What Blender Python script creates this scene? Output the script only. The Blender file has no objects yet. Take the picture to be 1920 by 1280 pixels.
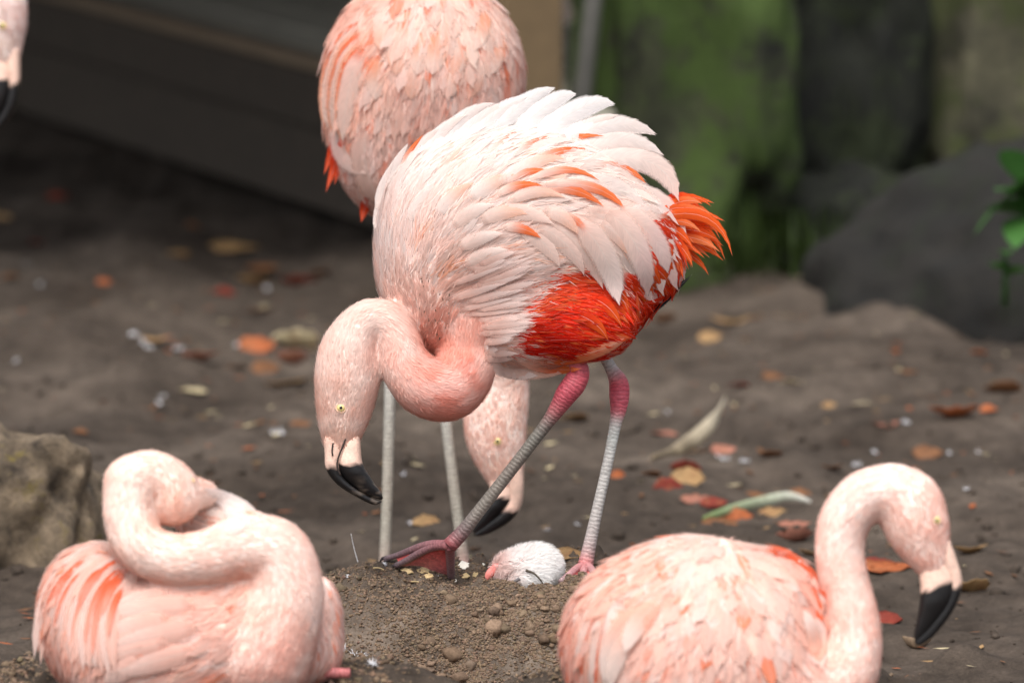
import bpy, bmesh, math, random
import numpy as np
from mathutils import Vector

R = math.radians
rng = np.random.default_rng(7)
random.seed(7)
scene = bpy.context.scene
col = scene.collection

# ------------------------------------------------------------------ camera
PITCH = R(9.3)
CAM = np.array([0.0, 0.0, 1.7])
FPX = 200.0 / 36.0 * 1920.0
RIGHT = np.array([1.0, 0, 0])
FWD = np.array([0, math.cos(PITCH), -math.sin(PITCH)])
UP = np.array([0, math.sin(PITCH), math.cos(PITCH)])
cd = bpy.data.cameras.new('camera')
cam = bpy.data.objects.new('camera', cd)
col.objects.link(cam)
cam.location = CAM
cam.rotation_euler = (R(90) - PITCH, 0, 0)
cd.lens = 200; cd.sensor_width = 36
cd.clip_start = 0.1; cd.clip_end = 500
cd.dof.use_dof = True
cd.dof.focus_distance = 7.63
cd.dof.aperture_fstop = 3.5
scene.camera = cam

# ------------------------------------------------------------------ sky, sun, exposure
SUN_EL, SUN_AZ = R(62), R(200)        # azimuth clockwise from +Y
world = bpy.data.worlds.new('World')
scene.world = world
world.use_nodes = True
nt = world.node_tree
nt.nodes.clear()
wo = nt.nodes.new('ShaderNodeOutputWorld')
bg = nt.nodes.new('ShaderNodeBackground')
sky = nt.nodes.new('ShaderNodeTexSky')
sky.sky_type = 'NISHITA'
sky.sun_disc = False
sky.sun_elevation = SUN_EL
sky.sun_rotation = SUN_AZ
sky.dust_density = 4.0
hs = nt.nodes.new('ShaderNodeHueSaturation')
hs.inputs['Saturation'].default_value = 0.3
nt.links.new(sky.outputs[0], hs.inputs['Color'])
nt.links.new(hs.outputs[0], bg.inputs[0])
bg.inputs[1].default_value = 0.12
nt.links.new(bg.outputs[0], wo.inputs[0])
sl = bpy.data.lights.new('sun', 'SUN')
sl.energy = 1.5
sl.angle = R(35)
sl.color = (1.0, 0.96, 0.9)
sun = bpy.data.objects.new('sun', sl)
col.objects.link(sun)
sdir = Vector((math.sin(SUN_AZ) * math.cos(SUN_EL), math.cos(SUN_AZ) * math.cos(SUN_EL), math.sin(SUN_EL)))
sun.rotation_euler = sdir.to_track_quat('Z', 'Y').to_euler()
scene.view_settings.view_transform = 'Standard'
scene.view_settings.look = 'None'
scene.view_settings.gamma = 1
scene.view_settings.exposure = 0.84
scene.view_settings.use_curve_mapping = False
scene.cycles.use_denoising = True
scene.cycles.max_bounces = 6
scene.cycles.transparent_max_bounces = 14


# ------------------------------------------------------------------ helpers
def lina(c):
    c = np.asarray(c, float) / 255.0
    return np.where(c <= 0.04045, c / 12.92, ((c + 0.055) / 1.055) ** 2.4)


def lin(r, g, b):
    c = np.array([r, g, b], float) / 255.0
    return np.where(c <= 0.04045, c / 12.92, ((c + 0.055) / 1.055) ** 2.4)


def ray(px, py):
    v = FWD + RIGHT * (px - 960) / FPX + UP * (640 - py) / FPX
    return v


def on_z(px, py, z):
    v = ray(px, py)
    return CAM + v * (z - CAM[2]) / v[2]


def h3(ix, iy, iz, seed):
    n = (ix * 374761393 + iy * 668265263 + iz * 2147483647 + seed * 974711) & 0xffffffff
    n = ((n ^ (n >> 13)) * 1274126177) & 0xffffffff
    n = ((n ^ (n >> 16)) * 2246822519) & 0xffffffff
    return ((n ^ (n >> 15)) & 0xffff) / 65535.0


def vnoise(p, seed=0):
    """value noise, p (...,3), result -1..1"""
    p = np.asarray(p, float)
    i = np.floor(p).astype(np.int64)
    f = p - i
    f = f * f * (3 - 2 * f)
    r = 0
    for dx in (0, 1):
        for dy in (0, 1):
            for dz in (0, 1):
                w = (f[..., 0] if dx else 1 - f[..., 0]) * (f[..., 1] if dy else 1 - f[..., 1]) * (f[..., 2] if dz else 1 - f[..., 2])
                r = r + w * h3(i[..., 0] + dx, i[..., 1] + dy, i[..., 2] + dz, seed)
    return r * 2 - 1


def fbm(p, oct=4, seed=0, gain=0.5):
    p = np.asarray(p, float)
    a, s = 1.0, 0
    for k in range(oct):
        s = s + a * vnoise(p * (2.03 ** k) + 17.3 * k, seed + k)
        a *= gain
    return s


def sstep(a, b, x):
    t = np.clip((x - a) / (b - a), 0, 1)
    return t * t * (3 - 2 * t)


def obj_from(name, verts, faces, mats, parent=None, loc=(0, 0, 0), smooth=True, fmat=None, attrs=None, uv=None):
    """faces: (n,k) array or list; attrs: {name:(type,array)} on points; uv: per-vertex (n,2)"""
    me = bpy.data.meshes.new(name)
    V = np.asarray(verts, float) - np.asarray(loc, float)
    if isinstance(faces, np.ndarray):
        n, k = faces.shape
        me.vertices.add(len(V)); me.vertices.foreach_set('co', V.ravel())
        me.loops.add(n * k); me.loops.foreach_set('vertex_index', faces.ravel().astype(np.int32))
        me.polygons.add(n); me.polygons.foreach_set('loop_start', np.arange(0, n * k, k, dtype=np.int32))
        me.update(calc_edges=True)
    else:
        me.from_pydata([tuple(v) for v in V], [], faces)
    for m in (mats if isinstance(mats, (list, tuple)) else [mats]):
        me.materials.append(m)
    if fmat is not None:
        me.polygons.foreach_set('material_index', np.asarray(fmat, np.int32))
    if smooth:
        me.polygons.foreach_set('use_smooth', np.ones(len(me.polygons), bool))
    if attrs:
        for an, (ty, arr) in attrs.items():
            at = me.attributes.new(an, ty, 'POINT')
            if ty == 'FLOAT_COLOR':
                a4 = np.ones((len(V), 4)); a4[:, :3] = arr
                at.data.foreach_set('color', a4.ravel())
            elif ty == 'FLOAT':
                at.data.foreach_set('value', np.asarray(arr, float).ravel())
            elif ty == 'FLOAT2':
                at.data.foreach_set('vector', np.asarray(arr, float).ravel())
    me.update()
    o = bpy.data.objects.new(name, me)
    col.objects.link(o)
    if parent is not None:
        o.parent = parent
    else:
        o.location = loc
    return o


def empty(name, loc):
    o = bpy.data.objects.new(name, None)
    o.empty_display_size = 0.05
    o.location = loc
    col.objects.link(o)
    return o


def tag(o, label=None, cat=None, group=None, kind=None):
    if label: o['label'] = label
    if cat: o['category'] = cat
    if group: o['group'] = group
    if kind: o['kind'] = kind
    return o


# ------------------------------------------------------------------ materials
def mat(name):
    m = bpy.data.materials.new(name)
    m.use_nodes = True
    t = m.node_tree
    t.nodes.clear()
    return m, t, t.nodes, t.links


def N(t, ty, **kw):
    n = t.nodes.new(ty)
    for k, v in kw.items():
        if k.startswith('i_'):
            n.inputs[k[2:].replace('_', ' ')].default_value = v
        else:
            setattr(n, k, v)
    return n


def math_n(t, op, a, b=None, clamp=False):
    n = t.nodes.new('ShaderNodeMath'); n.operation = op; n.use_clamp = clamp
    for k, v in enumerate((a, b)):
        if v is None: continue
        if isinstance(v, (int, float)): n.inputs[k].default_value = v
        else: t.links.new(v, n.inputs[k])
    return n.outputs[0]


def mixc(t, f, a, b, mode='MIX'):
    n = t.nodes.new('ShaderNodeMix'); n.data_type = 'RGBA'; n.blend_type = mode
    for k, v in ((0, f), (6, a), (7, b)):
        if isinstance(v, (int, float)): n.inputs[k].default_value = v
        elif isinstance(v, (tuple, list, np.ndarray)): n.inputs[k].default_value = (*[float(q) for q in v[:3]], 1)
        else: t.links.new(v, n.inputs[k])
    return n.outputs[2]


def ramp(t, fac, stops):
    n = t.nodes.new('ShaderNodeValToRGB')
    while len(n.color_ramp.elements) < len(stops): n.color_ramp.elements.new(0.5)
    for e, (p, c) in zip(n.color_ramp.elements, stops):
        e.position = p
        e.color = (*[float(q) for q in c], 1) if hasattr(c, '__len__') else (c, c, c, 1)
    t.links.new(fac, n.inputs[0])
    return n.outputs[0]


def noise(t, vec, scale, detail=4, rough=0.55):
    n = N(t, 'ShaderNodeTexNoise'); n.inputs['Scale'].default_value = scale
    n.inputs['Detail'].default_value = detail; n.inputs['Roughness'].default_value = rough
    if vec is not None: t.links.new(vec, n.inputs['Vector'])
    return n.outputs['Fac']


def bump(t, h, strength, dist):
    n = N(t, 'ShaderNodeBump'); n.inputs['Strength'].default_value = strength; n.inputs['Distance'].default_value = dist
    t.links.new(h, n.inputs['Height'])
    return n.outputs[0]


def feather_material(name, translucency=0.5, fray=0.55, barbs=26.0):
    m, t, n, l = mat(name)
    c = N(t, 'ShaderNodeAttribute', attribute_name='Col').outputs['Color']
    uvn = N(t, 'ShaderNodeAttribute', attribute_name='fuv')
    sp = N(t, 'ShaderNodeSeparateXYZ'); l.new(uvn.outputs['Vector'], sp.inputs[0])
    U, V = sp.outputs[0], sp.outputs[1]          # U -1..1 across, V 0..1 along
    rid = N(t, 'ShaderNodeAttribute', attribute_name='rid').outputs['Fac']
    au = math_n(t, 'ABSOLUTE', U)
    barb = math_n(t, 'SUBTRACT', V, math_n(t, 'MULTIPLY', au, 0.22))
    cb = N(t, 'ShaderNodeCombineXYZ')
    l.new(math_n(t, 'MULTIPLY', barb, barbs), cb.inputs[0])
    l.new(math_n(t, 'MULTIPLY', U, 1.3), cb.inputs[1])
    l.new(math_n(t, 'MULTIPLY', rid, 77.0), cb.inputs[2])
    nz = noise(t, cb.outputs[0], 1.6, 3, 0.65)
    # barb streaks
    st = ramp(t, nz, [(0.3, 0.86), (0.7, 1.05)])
    cc = mixc(t, 1.0, c, st, 'MULTIPLY')
    rach = math_n(t, 'LESS_THAN', au, 0.035)
    cc = mixc(t, math_n(t, 'MULTIPLY', rach, 0.45), cc, (0.9, 0.82, 0.76))
    # frayed rim
    lim = math_n(t, 'SUBTRACT', 1.12, math_n(t, 'MULTIPLY', nz, math_n(t, 'ADD', fray * 0.5, math_n(t, 'MULTIPLY', math_n(t, 'POWER', V, 3.0), fray))))
    tip = math_n(t, 'ADD', au, math_n(t, 'MULTIPLY', math_n(t, 'POWER', V, 9.0), 0.25))
    alpha = math_n(t, 'DIVIDE', math_n(t, 'SUBTRACT', lim, tip), 0.22, True)
    root = math_n(t, 'MULTIPLY', V, 6.0, True)
    alpha = math_n(t, 'MULTIPLY', alpha, root)
    d = N(t, 'ShaderNodeBsdfPrincipled'); d.inputs['Roughness'].default_value = 0.75
    d.inputs['Specular IOR Level'].default_value = 0.25
    l.new(cc, d.inputs['Base Color'])
    l.new(bump(t, nz, 0.25, 0.001), d.inputs['Normal'])
    tr = N(t, 'ShaderNodeBsdfTranslucent'); l.new(cc, tr.inputs[0])
    mx = N(t, 'ShaderNodeMixShader'); mx.inputs[0].default_value = translucency
    l.new(d.outputs[0], mx.inputs[1]); l.new(tr.outputs[0], mx.inputs[2])
    tp = N(t, 'ShaderNodeBsdfTransparent')
    mx2 = N(t, 'ShaderNodeMixShader'); l.new(alpha, mx2.inputs[0])
    l.new(tp.outputs[0], mx2.inputs[1]); l.new(mx.outputs[0], mx2.inputs[2])
    o = N(t, 'ShaderNodeOutputMaterial'); l.new(mx2.outputs[0], o.inputs[0])
    return m


def fuzz_material(name, translucency=0.45):
    m, t, n, l = mat(name)
    c = N(t, 'ShaderNodeAttribute', attribute_name='Col').outputs['Color']
    d = N(t, 'ShaderNodeBsdfPrincipled'); d.inputs['Roughness'].default_value = 0.85
    d.inputs['Specular IOR Level'].default_value = 0.15
    l.new(c, d.inputs['Base Color'])
    tr = N(t, 'ShaderNodeBsdfTranslucent'); l.new(c, tr.inputs[0])
    mx = N(t, 'ShaderNodeMixShader'); mx.inputs[0].default_value = translucency
    l.new(d.outputs[0], mx.inputs[1]); l.new(tr.outputs[0], mx.inputs[2])
    o = N(t, 'ShaderNodeOutputMaterial'); l.new(mx.outputs[0], o.inputs[0])
    return m


def skin_material(name):
    m, t, n, l = mat(name)
    c = N(t, 'ShaderNodeAttribute', attribute_name='Col').outputs['Color']
    geo = N(t, 'ShaderNodeTexCoord').outputs['Object']
    nz = noise(t, geo, 45, 4); fine = noise(t, geo, 420, 3, 0.7)
    cc = mixc(t, 1.0, c, ramp(t, nz, [(0.3, 0.88), (0.7, 1.08)]), 'MULTIPLY')
    cc = mixc(t, 1.0, cc, ramp(t, fine, [(0.3, 0.9), (0.7, 1.06)]), 'MULTIPLY')
    d = N(t, 'ShaderNodeBsdfPrincipled'); d.inputs['Roughness'].default_value = 0.8
    d.inputs['Specular IOR Level'].default_value = 0.2
    d.inputs['Subsurface Weight'].default_value = 0.15
    d.inputs['Subsurface Radius'].default_value = (0.012, 0.006, 0.004)
    d.inputs['Subsurface Scale'].default_value = 0.5
    l.new(cc, d.inputs['Base Color'])
    l.new(bump(t, fine, 0.35, 0.001), d.inputs['Normal'])
    o = N(t, 'ShaderNodeOutputMaterial'); l.new(d.outputs[0], o.inputs[0])
    return m


def leg_material(name):
    """scaly skin: colour from the Col attribute, rings of scutes from the length coordinate"""
    m, t, n, l = mat(name)
    c = N(t, 'ShaderNodeAttribute', attribute_name='Col').outputs['Color']
    uvn = N(t, 'ShaderNodeAttribute', attribute_name='fuv')
    sp = N(t, 'ShaderNodeSeparateXYZ'); l.new(uvn.outputs['Vector'], sp.inputs[0])
    geo = N(t, 'ShaderNodeTexCoord').outputs['Object']
    jit = noise(t, geo, 120, 3)
    w = math_n(t, 'SINE', math_n(t, 'ADD', math_n(t, 'MULTIPLY', sp.outputs[1], 1150.0), math_n(t, 'MULTIPLY', jit, 11.0)))
    ringm = ramp(t, math_n(t, 'ADD', math_n(t, 'MULTIPLY', w, 0.5), 0.5), [(0.0, 0.5), (0.22, 1.0)])
    cc = mixc(t, math_n(t, 'MULTIPLY', noise(t, geo, 60, 3), 1.0), c, ringm, 'MULTIPLY')
    cc = mixc(t, 1.0, cc, ramp(t, noise(t, geo, 160, 4, 0.7), [(0.3, 0.7), (0.7, 1.15)]), 'MULTIPLY')
    d = N(t, 'ShaderNodeBsdfPrincipled'); d.inputs['Roughness'].default_value = 0.55
    l.new(cc, d.inputs['Base Color'])
    l.new(bump(t, w, 0.35, 0.0008), d.inputs['Normal'])
    o = N(t, 'ShaderNodeOutputMaterial'); l.new(d.outputs[0], o.inputs[0])
    return m


def plain(name, c, rough=0.6, spec=0.5, var=0.2, scale=60, bmp=0.2, bd=0.002, c2=None, scale2=None):
    m, t, n, l = mat(name)
    geo = N(t, 'ShaderNodeTexCoord').outputs['Object']
    nz = noise(t, geo, scale, 5, 0.6)
    cc = mixc(t, 1.0, c, ramp(t, nz, [(0.25, 1 - var), (0.75, 1 + var)]), 'MULTIPLY')
    if c2 is not None:
        cc = mixc(t, ramp(t, noise(t, geo, scale2 or scale / 4, 4), [(0.45, 0.0), (0.6, 1.0)]), cc, c2)
    d = N(t, 'ShaderNodeBsdfPrincipled'); d.inputs['Roughness'].default_value = rough
    d.inputs['Specular IOR Level'].default_value = spec
    l.new(cc, d.inputs['Base Color'])
    if bmp: l.new(bump(t, nz, bmp, bd), d.inputs['Normal'])
    o = N(t, 'ShaderNodeOutputMaterial'); l.new(d.outputs[0], o.inputs[0])
    return m


def attr_plain(name, rough=0.6, spec=0.4, scale=90, var=0.15, bmp=0.3, transl=0.0):
    m, t, n, l = mat(name)
    c = N(t, 'ShaderNodeAttribute', attribute_name='Col').outputs['Color']
    geo = N(t, 'ShaderNodeTexCoord').outputs['Object']
    nz = noise(t, geo, scale, 5, 0.65)
    cc = mixc(t, 1.0, c, ramp(t, nz, [(0.25, 1 - var), (0.75, 1 + var)]), 'MULTIPLY')
    d = N(t, 'ShaderNodeBsdfPrincipled'); d.inputs['Roughness'].default_value = rough
    d.inputs['Specular IOR Level'].default_value = spec
    l.new(cc, d.inputs['Base Color'])
    l.new(bump(t, nz, bmp, 0.001), d.inputs['Normal'])
    sh = d.outputs[0]
    if transl:
        tr = N(t, 'ShaderNodeBsdfTranslucent'); l.new(cc, tr.inputs[0])
        mx = N(t, 'ShaderNodeMixShader'); mx.inputs[0].default_value = transl
        l.new(sh, mx.inputs[1]); l.new(tr.outputs[0], mx.inputs[2]); sh = mx.outputs[0]
    o = N(t, 'ShaderNodeOutputMaterial'); l.new(sh, o.inputs[0])
    return m


def soil_material(name, dark=1.0):
    m, t, n, l = mat(name)
    geo = N(t, 'ShaderNodeTexCoord').outputs['Object']
    big = noise(t, geo, 2.2, 5, 0.6); mid = noise(t, geo, 18, 5, 0.65); fine = noise(t, geo, 190, 4, 0.75)
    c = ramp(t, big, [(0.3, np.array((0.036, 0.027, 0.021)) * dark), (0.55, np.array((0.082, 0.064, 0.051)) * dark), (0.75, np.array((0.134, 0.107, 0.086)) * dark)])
    c = mixc(t, 1.0, c, ramp(t, mid, [(0.3, 0.6), (0.7, 1.3)]), 'MULTIPLY')
    c = mixc(t, 1.0, c, ramp(t, fine, [(0.3, 0.7), (0.7, 1.25)]), 'MULTIPLY')
    d = N(t, 'ShaderNodeBsdfPrincipled'); d.inputs['Roughness'].default_value = 0.95
    d.inputs['Specular IOR Level'].default_value = 0.15
    l.new(c, d.inputs['Base Color'])
    hh = math_n(t, 'ADD', math_n(t, 'MULTIPLY', mid, 0.8), math_n(t, 'MULTIPLY', fine, 0.35))
    l.new(bump(t, hh, 0.9, 0.006), d.inputs['Normal'])
    o = N(t, 'ShaderNodeOutputMaterial'); l.new(d.outputs[0], o.inputs[0])
    return m


def rock_material(name, base, dark, moss, moss_amt=0.5, scale=6.0):
    m, t, n, l = mat(name)
    geo = N(t, 'ShaderNodeTexCoord').outputs['Object']
    a = noise(t, geo, scale, 6, 0.6); b = noise(t, geo, scale * 5, 5, 0.7); f = noise(t, geo, scale * 25, 3, 0.7)
    c = ramp(t, a, [(0.32, dark), (0.62, base)])
    c = mixc(t, 1.0, c, ramp(t, b, [(0.3, 0.6), (0.7, 1.3)]), 'MULTIPLY')
    mm = noise(t, geo, scale * 0.8, 5, 0.65)
    c = mixc(t, ramp(t, math_n(t, 'ADD', mm, math_n(t, 'MULTIPLY', math_n(t, 'SUBTRACT', b, 0.5), 0.4)), [(0.62 - moss_amt * 0.3, 0.0), (0.74 - moss_amt * 0.3, 1.0)]), c, moss)
    d = N(t, 'ShaderNodeBsdfPrincipled'); d.inputs['Roughness'].default_value = 0.9
    l.new(c, d.inputs['Base Color'])
    l.new(bump(t, math_n(t, 'ADD', b, math_n(t, 'MULTIPLY', f, 0.4)), 0.8, 0.012), d.inputs['Normal'])
    o = N(t, 'ShaderNodeOutputMaterial'); l.new(d.outputs[0], o.inputs[0])
    return m


M_FEATHER = feather_material('feather')
M_TUFT = feather_material('tuft', 0.5, 0.95, 40.0)
M_FUZZ = fuzz_material('down')
M_SKIN = skin_material('bird_skin')
M_LEG = leg_material('leg_scales')
M_BILL = attr_plain('bill_horn', rough=0.42, spec=0.45, scale=240, var=0.22, bmp=0.35)
M_IRIS = plain('iris_yellow', lin(225, 205, 140), rough=0.25, var=0.1, scale=300, bmp=0)
M_PUPIL = plain('pupil_black', (0.006, 0.006, 0.006), rough=0.08, var=0.0, bmp=0)
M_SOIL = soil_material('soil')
M_NEST = soil_material('nest_soil', 1.7)
M_SOIL2 = soil_material('damp_soil', 1.0)
M_CRUMB = attr_plain('soil_crumb', rough=0.95, spec=0.1, scale=260, var=0.3, bmp=0.8)


# ------------------------------------------------------------------ signed distance bodies
def catmull(pts, per=6):
    P = np.asarray(pts, float)
    Q = np.vstack([2 * P[0] - P[1], P, 2 * P[-1] - P[-2]])
    out = []
    for i in range(1, len(Q) - 2):
        p0, p1, p2, p3 = Q[i - 1], Q[i], Q[i + 1], Q[i + 2]
        for k in range(per):
            s = k / per
            out.append(0.5 * (2 * p1 + (p2 - p0) * s + (2 * p0 - 5 * p1 + 4 * p2 - p3) * s * s + (3 * p1 - p0 - 3 * p2 + p3) * s ** 3))
    out.append(P[-1])
    return np.array(out)


def smin(a, b, k):
    h = np.clip(k - np.abs(a - b), 0, None) / k
    return np.minimum(a, b) - h * h * k * 0.25


def surface_nets(F, org, h):
    nx, ny, nz = F.shape
    ins = F < 0
    s = np.zeros((nx - 1, ny - 1, nz - 1), np.int8)
    corners = [(i, j, k) for i in (0, 1) for j in (0, 1) for k in (0, 1)]
    for i, j, k in corners:
        s += ins[i:nx - 1 + i, j:ny - 1 + j, k:nz - 1 + k]
    act = (s > 0) & (s < 8)
    idx = -np.ones(act.shape, np.int64)
    ci = np.argwhere(act)
    idx[act] = np.arange(len(ci))
    acc = np.zeros((len(ci), 3)); cnt = np.zeros(len(ci))
    for a in corners:
        for ax in range(3):
            if a[ax]: continue
            b = list(a); b[ax] = 1
            fa = F[ci[:, 0] + a[0], ci[:, 1] + a[1], ci[:, 2] + a[2]]
            fb = F[ci[:, 0] + b[0], ci[:, 1] + b[1], ci[:, 2] + b[2]]
            c = (fa < 0) != (fb < 0)
            tt = np.where(c, fa / np.where(fa == fb, 1, fa - fb), 0)
            p = np.tile(np.array(a, float), (len(ci), 1)); p[:, ax] = tt
            acc[c] += p[c]; cnt[c] += 1
    V = (ci + acc / cnt[:, None]) * h + org
    faces = []
    for ax in range(3):
        sl0 = [slice(None)] * 3; sl1 = [slice(None)] * 3
        sl0[ax] = slice(0, -1); sl1[ax] = slice(1, None)
        a = ins[tuple(sl0)]; b = ins[tuple(sl1)]
        e = np.argwhere(a != b)
        o1, o2 = [(1, 2), (2, 0), (0, 1)][ax]
        ok = (e[:, o1] > 0) & (e[:, o2] > 0) & (e[:, o1] < F.shape[o1] - 1) & (e[:, o2] < F.shape[o2] - 1)
        e = e[ok]
        flip = ~a[e[:, 0], e[:, 1], e[:, 2]]
        q = []
        for d1, d2 in ((-1, -1), (0, -1), (0, 0), (-1, 0)):
            c = e.copy(); c[:, o1] += d1; c[:, o2] += d2
            q.append(idx[c[:, 0], c[:, 1], c[:, 2]])
        q = np.stack(q, 1)
        q[flip] = q[flip][:, ::-1]
        faces.append(q)
    return V, np.vstack(faces)


def trilin(F, org, h, P):
    g = (P - org) / h
    sh = np.array(F.shape[:3])
    g = np.clip(g, 0, sh - 1.001)
    i = g.astype(int); f = g - i
    r = 0
    for dx in (0, 1):
        for dy in (0, 1):
            for dz in (0, 1):
                w = (f[..., 0] if dx else 1 - f[..., 0]) * (f[..., 1] if dy else 1 - f[..., 1]) * (f[..., 2] if dz else 1 - f[..., 2])
                v = F[i[..., 0] + dx, i[..., 1] + dy, i[..., 2] + dz]
                r = r + (w[..., None] * v if v.ndim > w.ndim else w * v)
    return r


def idw(ctrl, x, py, power=3.0):
    """inverse distance interpolation of rows (x,py,values...)"""
    C = np.asarray(ctrl, float)
    d = np.sqrt((x[:, None] - C[None, :, 0]) ** 2 + (py[:, None] - C[None, :, 1]) ** 2) + 8.0
    w = d ** -power
    return (w @ C[:, 2:]) / w.sum(1)[:, None]


class Body:
    """A body drawn in units of photo pixels (x, depth, -y) on a plane facing the view, mapped rigidly (uniform scale) to the world."""

    def __init__(self, D, step=5.0):
        self.D = D; self.S = FPX / D; self.step = step
        self.ells = []; self.tubes = []

    def world(self, P):
        P = np.asarray(P, float)
        return CAM + FWD * self.D + (RIGHT * (P[..., 0:1] - 960) + UP * (P[..., 2:3] + 640) + FWD * P[..., 1:2]) / self.S

    def local(self, Wp):
        v = (np.asarray(Wp, float) - CAM - FWD * self.D) * self.S
        return np.stack([v @ RIGHT + 960, v @ FWD, v @ UP - 640], -1)

    def ell(self, x, py, d, rx, ry, rd, rot=0, k=30):
        self.ells.append((x, py, d, rx, ry, rd, rot, k))

    def tube(self, pts, dscale=1.0, k=10, neck=True):
        T = catmull([(p[0], p[2], -p[1], p[3]) for p in pts])
        self.tubes.append((T, dscale, k, neck))

    def build(self):
        lo = np.full(3, 1e9); hi = -lo
        for x, py, d, rx, ry, rd, rot, k in self.ells:
            r = max(rx, ry); c = np.array((x, d, -py)); rr = np.array((r, rd, r))
            lo = np.minimum(lo, c - rr); hi = np.maximum(hi, c + rr)
        for T, ds, k, nk in self.tubes:
            lo = np.minimum(lo, (T[:, :3] - T[:, 3:4]).min(0)); hi = np.maximum(hi, (T[:, :3] + T[:, 3:4]).max(0))
        h = self.step
        lo -= 40; hi += 40
        n = np.ceil((hi - lo) / h).astype(int) + 1
        self.org = lo; self.h = h
        ax = [lo[i] + np.arange(n[i]) * h for i in range(3)]
        X, Y, Z = [a.astype(np.float32) for a in np.meshgrid(*ax, indexing='ij')]
        FB = np.full(X.shape, 200.0, np.float32)
        for x, py, d, rx, ry, rd, rot, k in self.ells:
            a = R(rot); ca, sa = math.cos(a), math.sin(a)
            px = X - x; pz = Z + py
            qx = px * ca + pz * sa; qz = -px * sa + pz * ca; qy = Y - d
            k0 = np.sqrt((qx / rx) ** 2 + (qy / rd) ** 2 + (qz / ry) ** 2)
            k1 = np.sqrt((qx / rx ** 2) ** 2 + (qy / rd ** 2) ** 2 + (qz / ry ** 2) ** 2) + 1e-6
            FB = smin(FB, k0 * (k0 - 1) / k1, k)
        FT = np.full(X.shape, 200.0, np.float32)
        F = FB.copy()
        for T, ds, k, nk in self.tubes:
            G = np.full(X.shape, 200.0, np.float32)
            for a, b in zip(T[:-1], T[1:]):
                rm = max(a[3], b[3]) + 45
                l2 = np.minimum(a[:3], b[:3]) - rm; h2 = np.maximum(a[:3], b[:3]) + rm
                i0 = np.clip(((l2 - lo) / h).astype(int), 0, n); i1 = np.clip(((h2 - lo) / h).astype(int) + 2, 0, n)
                s = tuple(slice(i0[q], i1[q]) for q in range(3))
                P = np.stack([X[s] - a[0], (Y[s] - a[1]) / ds, Z[s] - a[2]], -1)
                ba = (b[:3] - a[:3]) / np.array([1, ds, 1])
                tt = np.clip((P @ ba) / max(ba @ ba, 1e-6), 0, 1)
                dd = np.sqrt(((P - tt[..., None] * ba) ** 2).sum(-1)) - (a[3] + (b[3] - a[3]) * tt)
                G[s] = np.minimum(G[s], dd * min(1, ds ** 0.5))
            FT = np.minimum(FT, G)
            F = smin(F, G, k)
        # a little smoothing of the field so no construction lines stay
        for ax_ in range(3):
            Fp = np.concatenate([np.take(F, [0], ax_), F, np.take(F, [-1], ax_)], ax_)
            F = 0.25 * np.take(Fp, range(0, n[ax_]), ax_) + 0.5 * F + 0.25 * np.take(Fp, range(2, n[ax_] + 2), ax_)
        self.F = F; self.FB = FB; self.FT = FT
        self.GR = np.stack(np.gradient(F, h), -1)
        self.V, self.Q = surface_nets(F, lo, h)
        g = trilin(self.GR, lo, h, self.V)
        self.N = g / (np.linalg.norm(g, axis=1, keepdims=True) + 1e-9)
        self.neck = trilin(FT, lo, h, self.V) < trilin(FB, lo, h, self.V) + 4
        # front depth map over (x, z)
        inside = F < 0
        has = inside.any(1)
        j = inside.argmax(1)
        dm = lo[1] + j * h
        jj = np.clip(j - 1, 0, None)
        I, K = np.meshgrid(range(n[0]), range(n[2]), indexing='ij')
        f1 = F[I, j, K]; f0 = F[I, jj, K]
        dm = dm - np.where(has, h * np.clip(-f1 / np.where(f0 == f1, 1, f0 - f1), 0, 1), 0)
        # only front-of-middle surface counts; clamp and extend outwards
        dm = np.where(has, dm, 0.0); wt = has.astype(float)
        for it in range(40):
            num = np.zeros_like(dm); den = np.zeros_like(wt)
            for sx, sz in ((1, 0), (-1, 0), (0, 1), (0, -1)):
                num += np.roll(dm * wt, (sx, sz), (0, 1)); den += np.roll(wt, (sx, sz), (0, 1))
            new = (wt == 0) & (den > 0)
            dm[new] = num[new] / den[new]; wt[new] = 1
        for it in range(6):
            dm = (dm * 2 + np.roll(dm, 1, 0) + np.roll(dm, -1, 0) + np.roll(dm, 1, 1) + np.roll(dm, -1, 1)) / 6
        self.dm = dm

    def front(self, x, py):
        g0 = np.clip((x - self.org[0]) / self.h, 0, self.dm.shape[0] - 1.01)
        g1 = np.clip((-py - self.org[2]) / self.h, 0, self.dm.shape[1] - 1.01)
        i = g0.astype(int); k = g1.astype(int); f = g0 - i; g = g1 - k
        d = self.dm
        return d[i, k] * (1 - f) * (1 - g) + d[i + 1, k] * f * (1 - g) + d[i, k + 1] * (1 - f) * g + d[i + 1, k + 1] * f * g

    def flow_neck(self, P):
        """direction along the neck, head to body"""
        best = np.full(len(P), 1e9); out = np.zeros((len(P), 3))
        for T, ds, k, nk in self.tubes:
            if not nk: continue
            tg = np.gradient(T[:, :3], axis=0)
            d = np.linalg.norm(P[:, None, :] - T[None, :, :3], axis=2) - T[None, :, 3]
            a = d.argmin(1); dd = d[np.arange(len(P)), a]
            b = dd < best
            best[b] = dd[b]; out[b] = -tg[a[b]]
        return out / (np.linalg.norm(out, axis=1, keepdims=True) + 1e-9)


def prof_round(s):
    return np.clip((s + 0.05) / 0.3, 0, 1) ** 0.6 * np.sqrt(np.clip(1 - (np.clip(s - 0.5, 0, 1) / 0.5) ** 2.4, 0.0, 1))


def prof_mid(s):
    return np.clip((s + 0.05) / 0.3, 0, 1) ** 0.6 * np.clip(1 - (np.clip(s - 0.4, 0, 1) / 0.6) ** 2.0, 0.0, 1) ** 0.8


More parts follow.
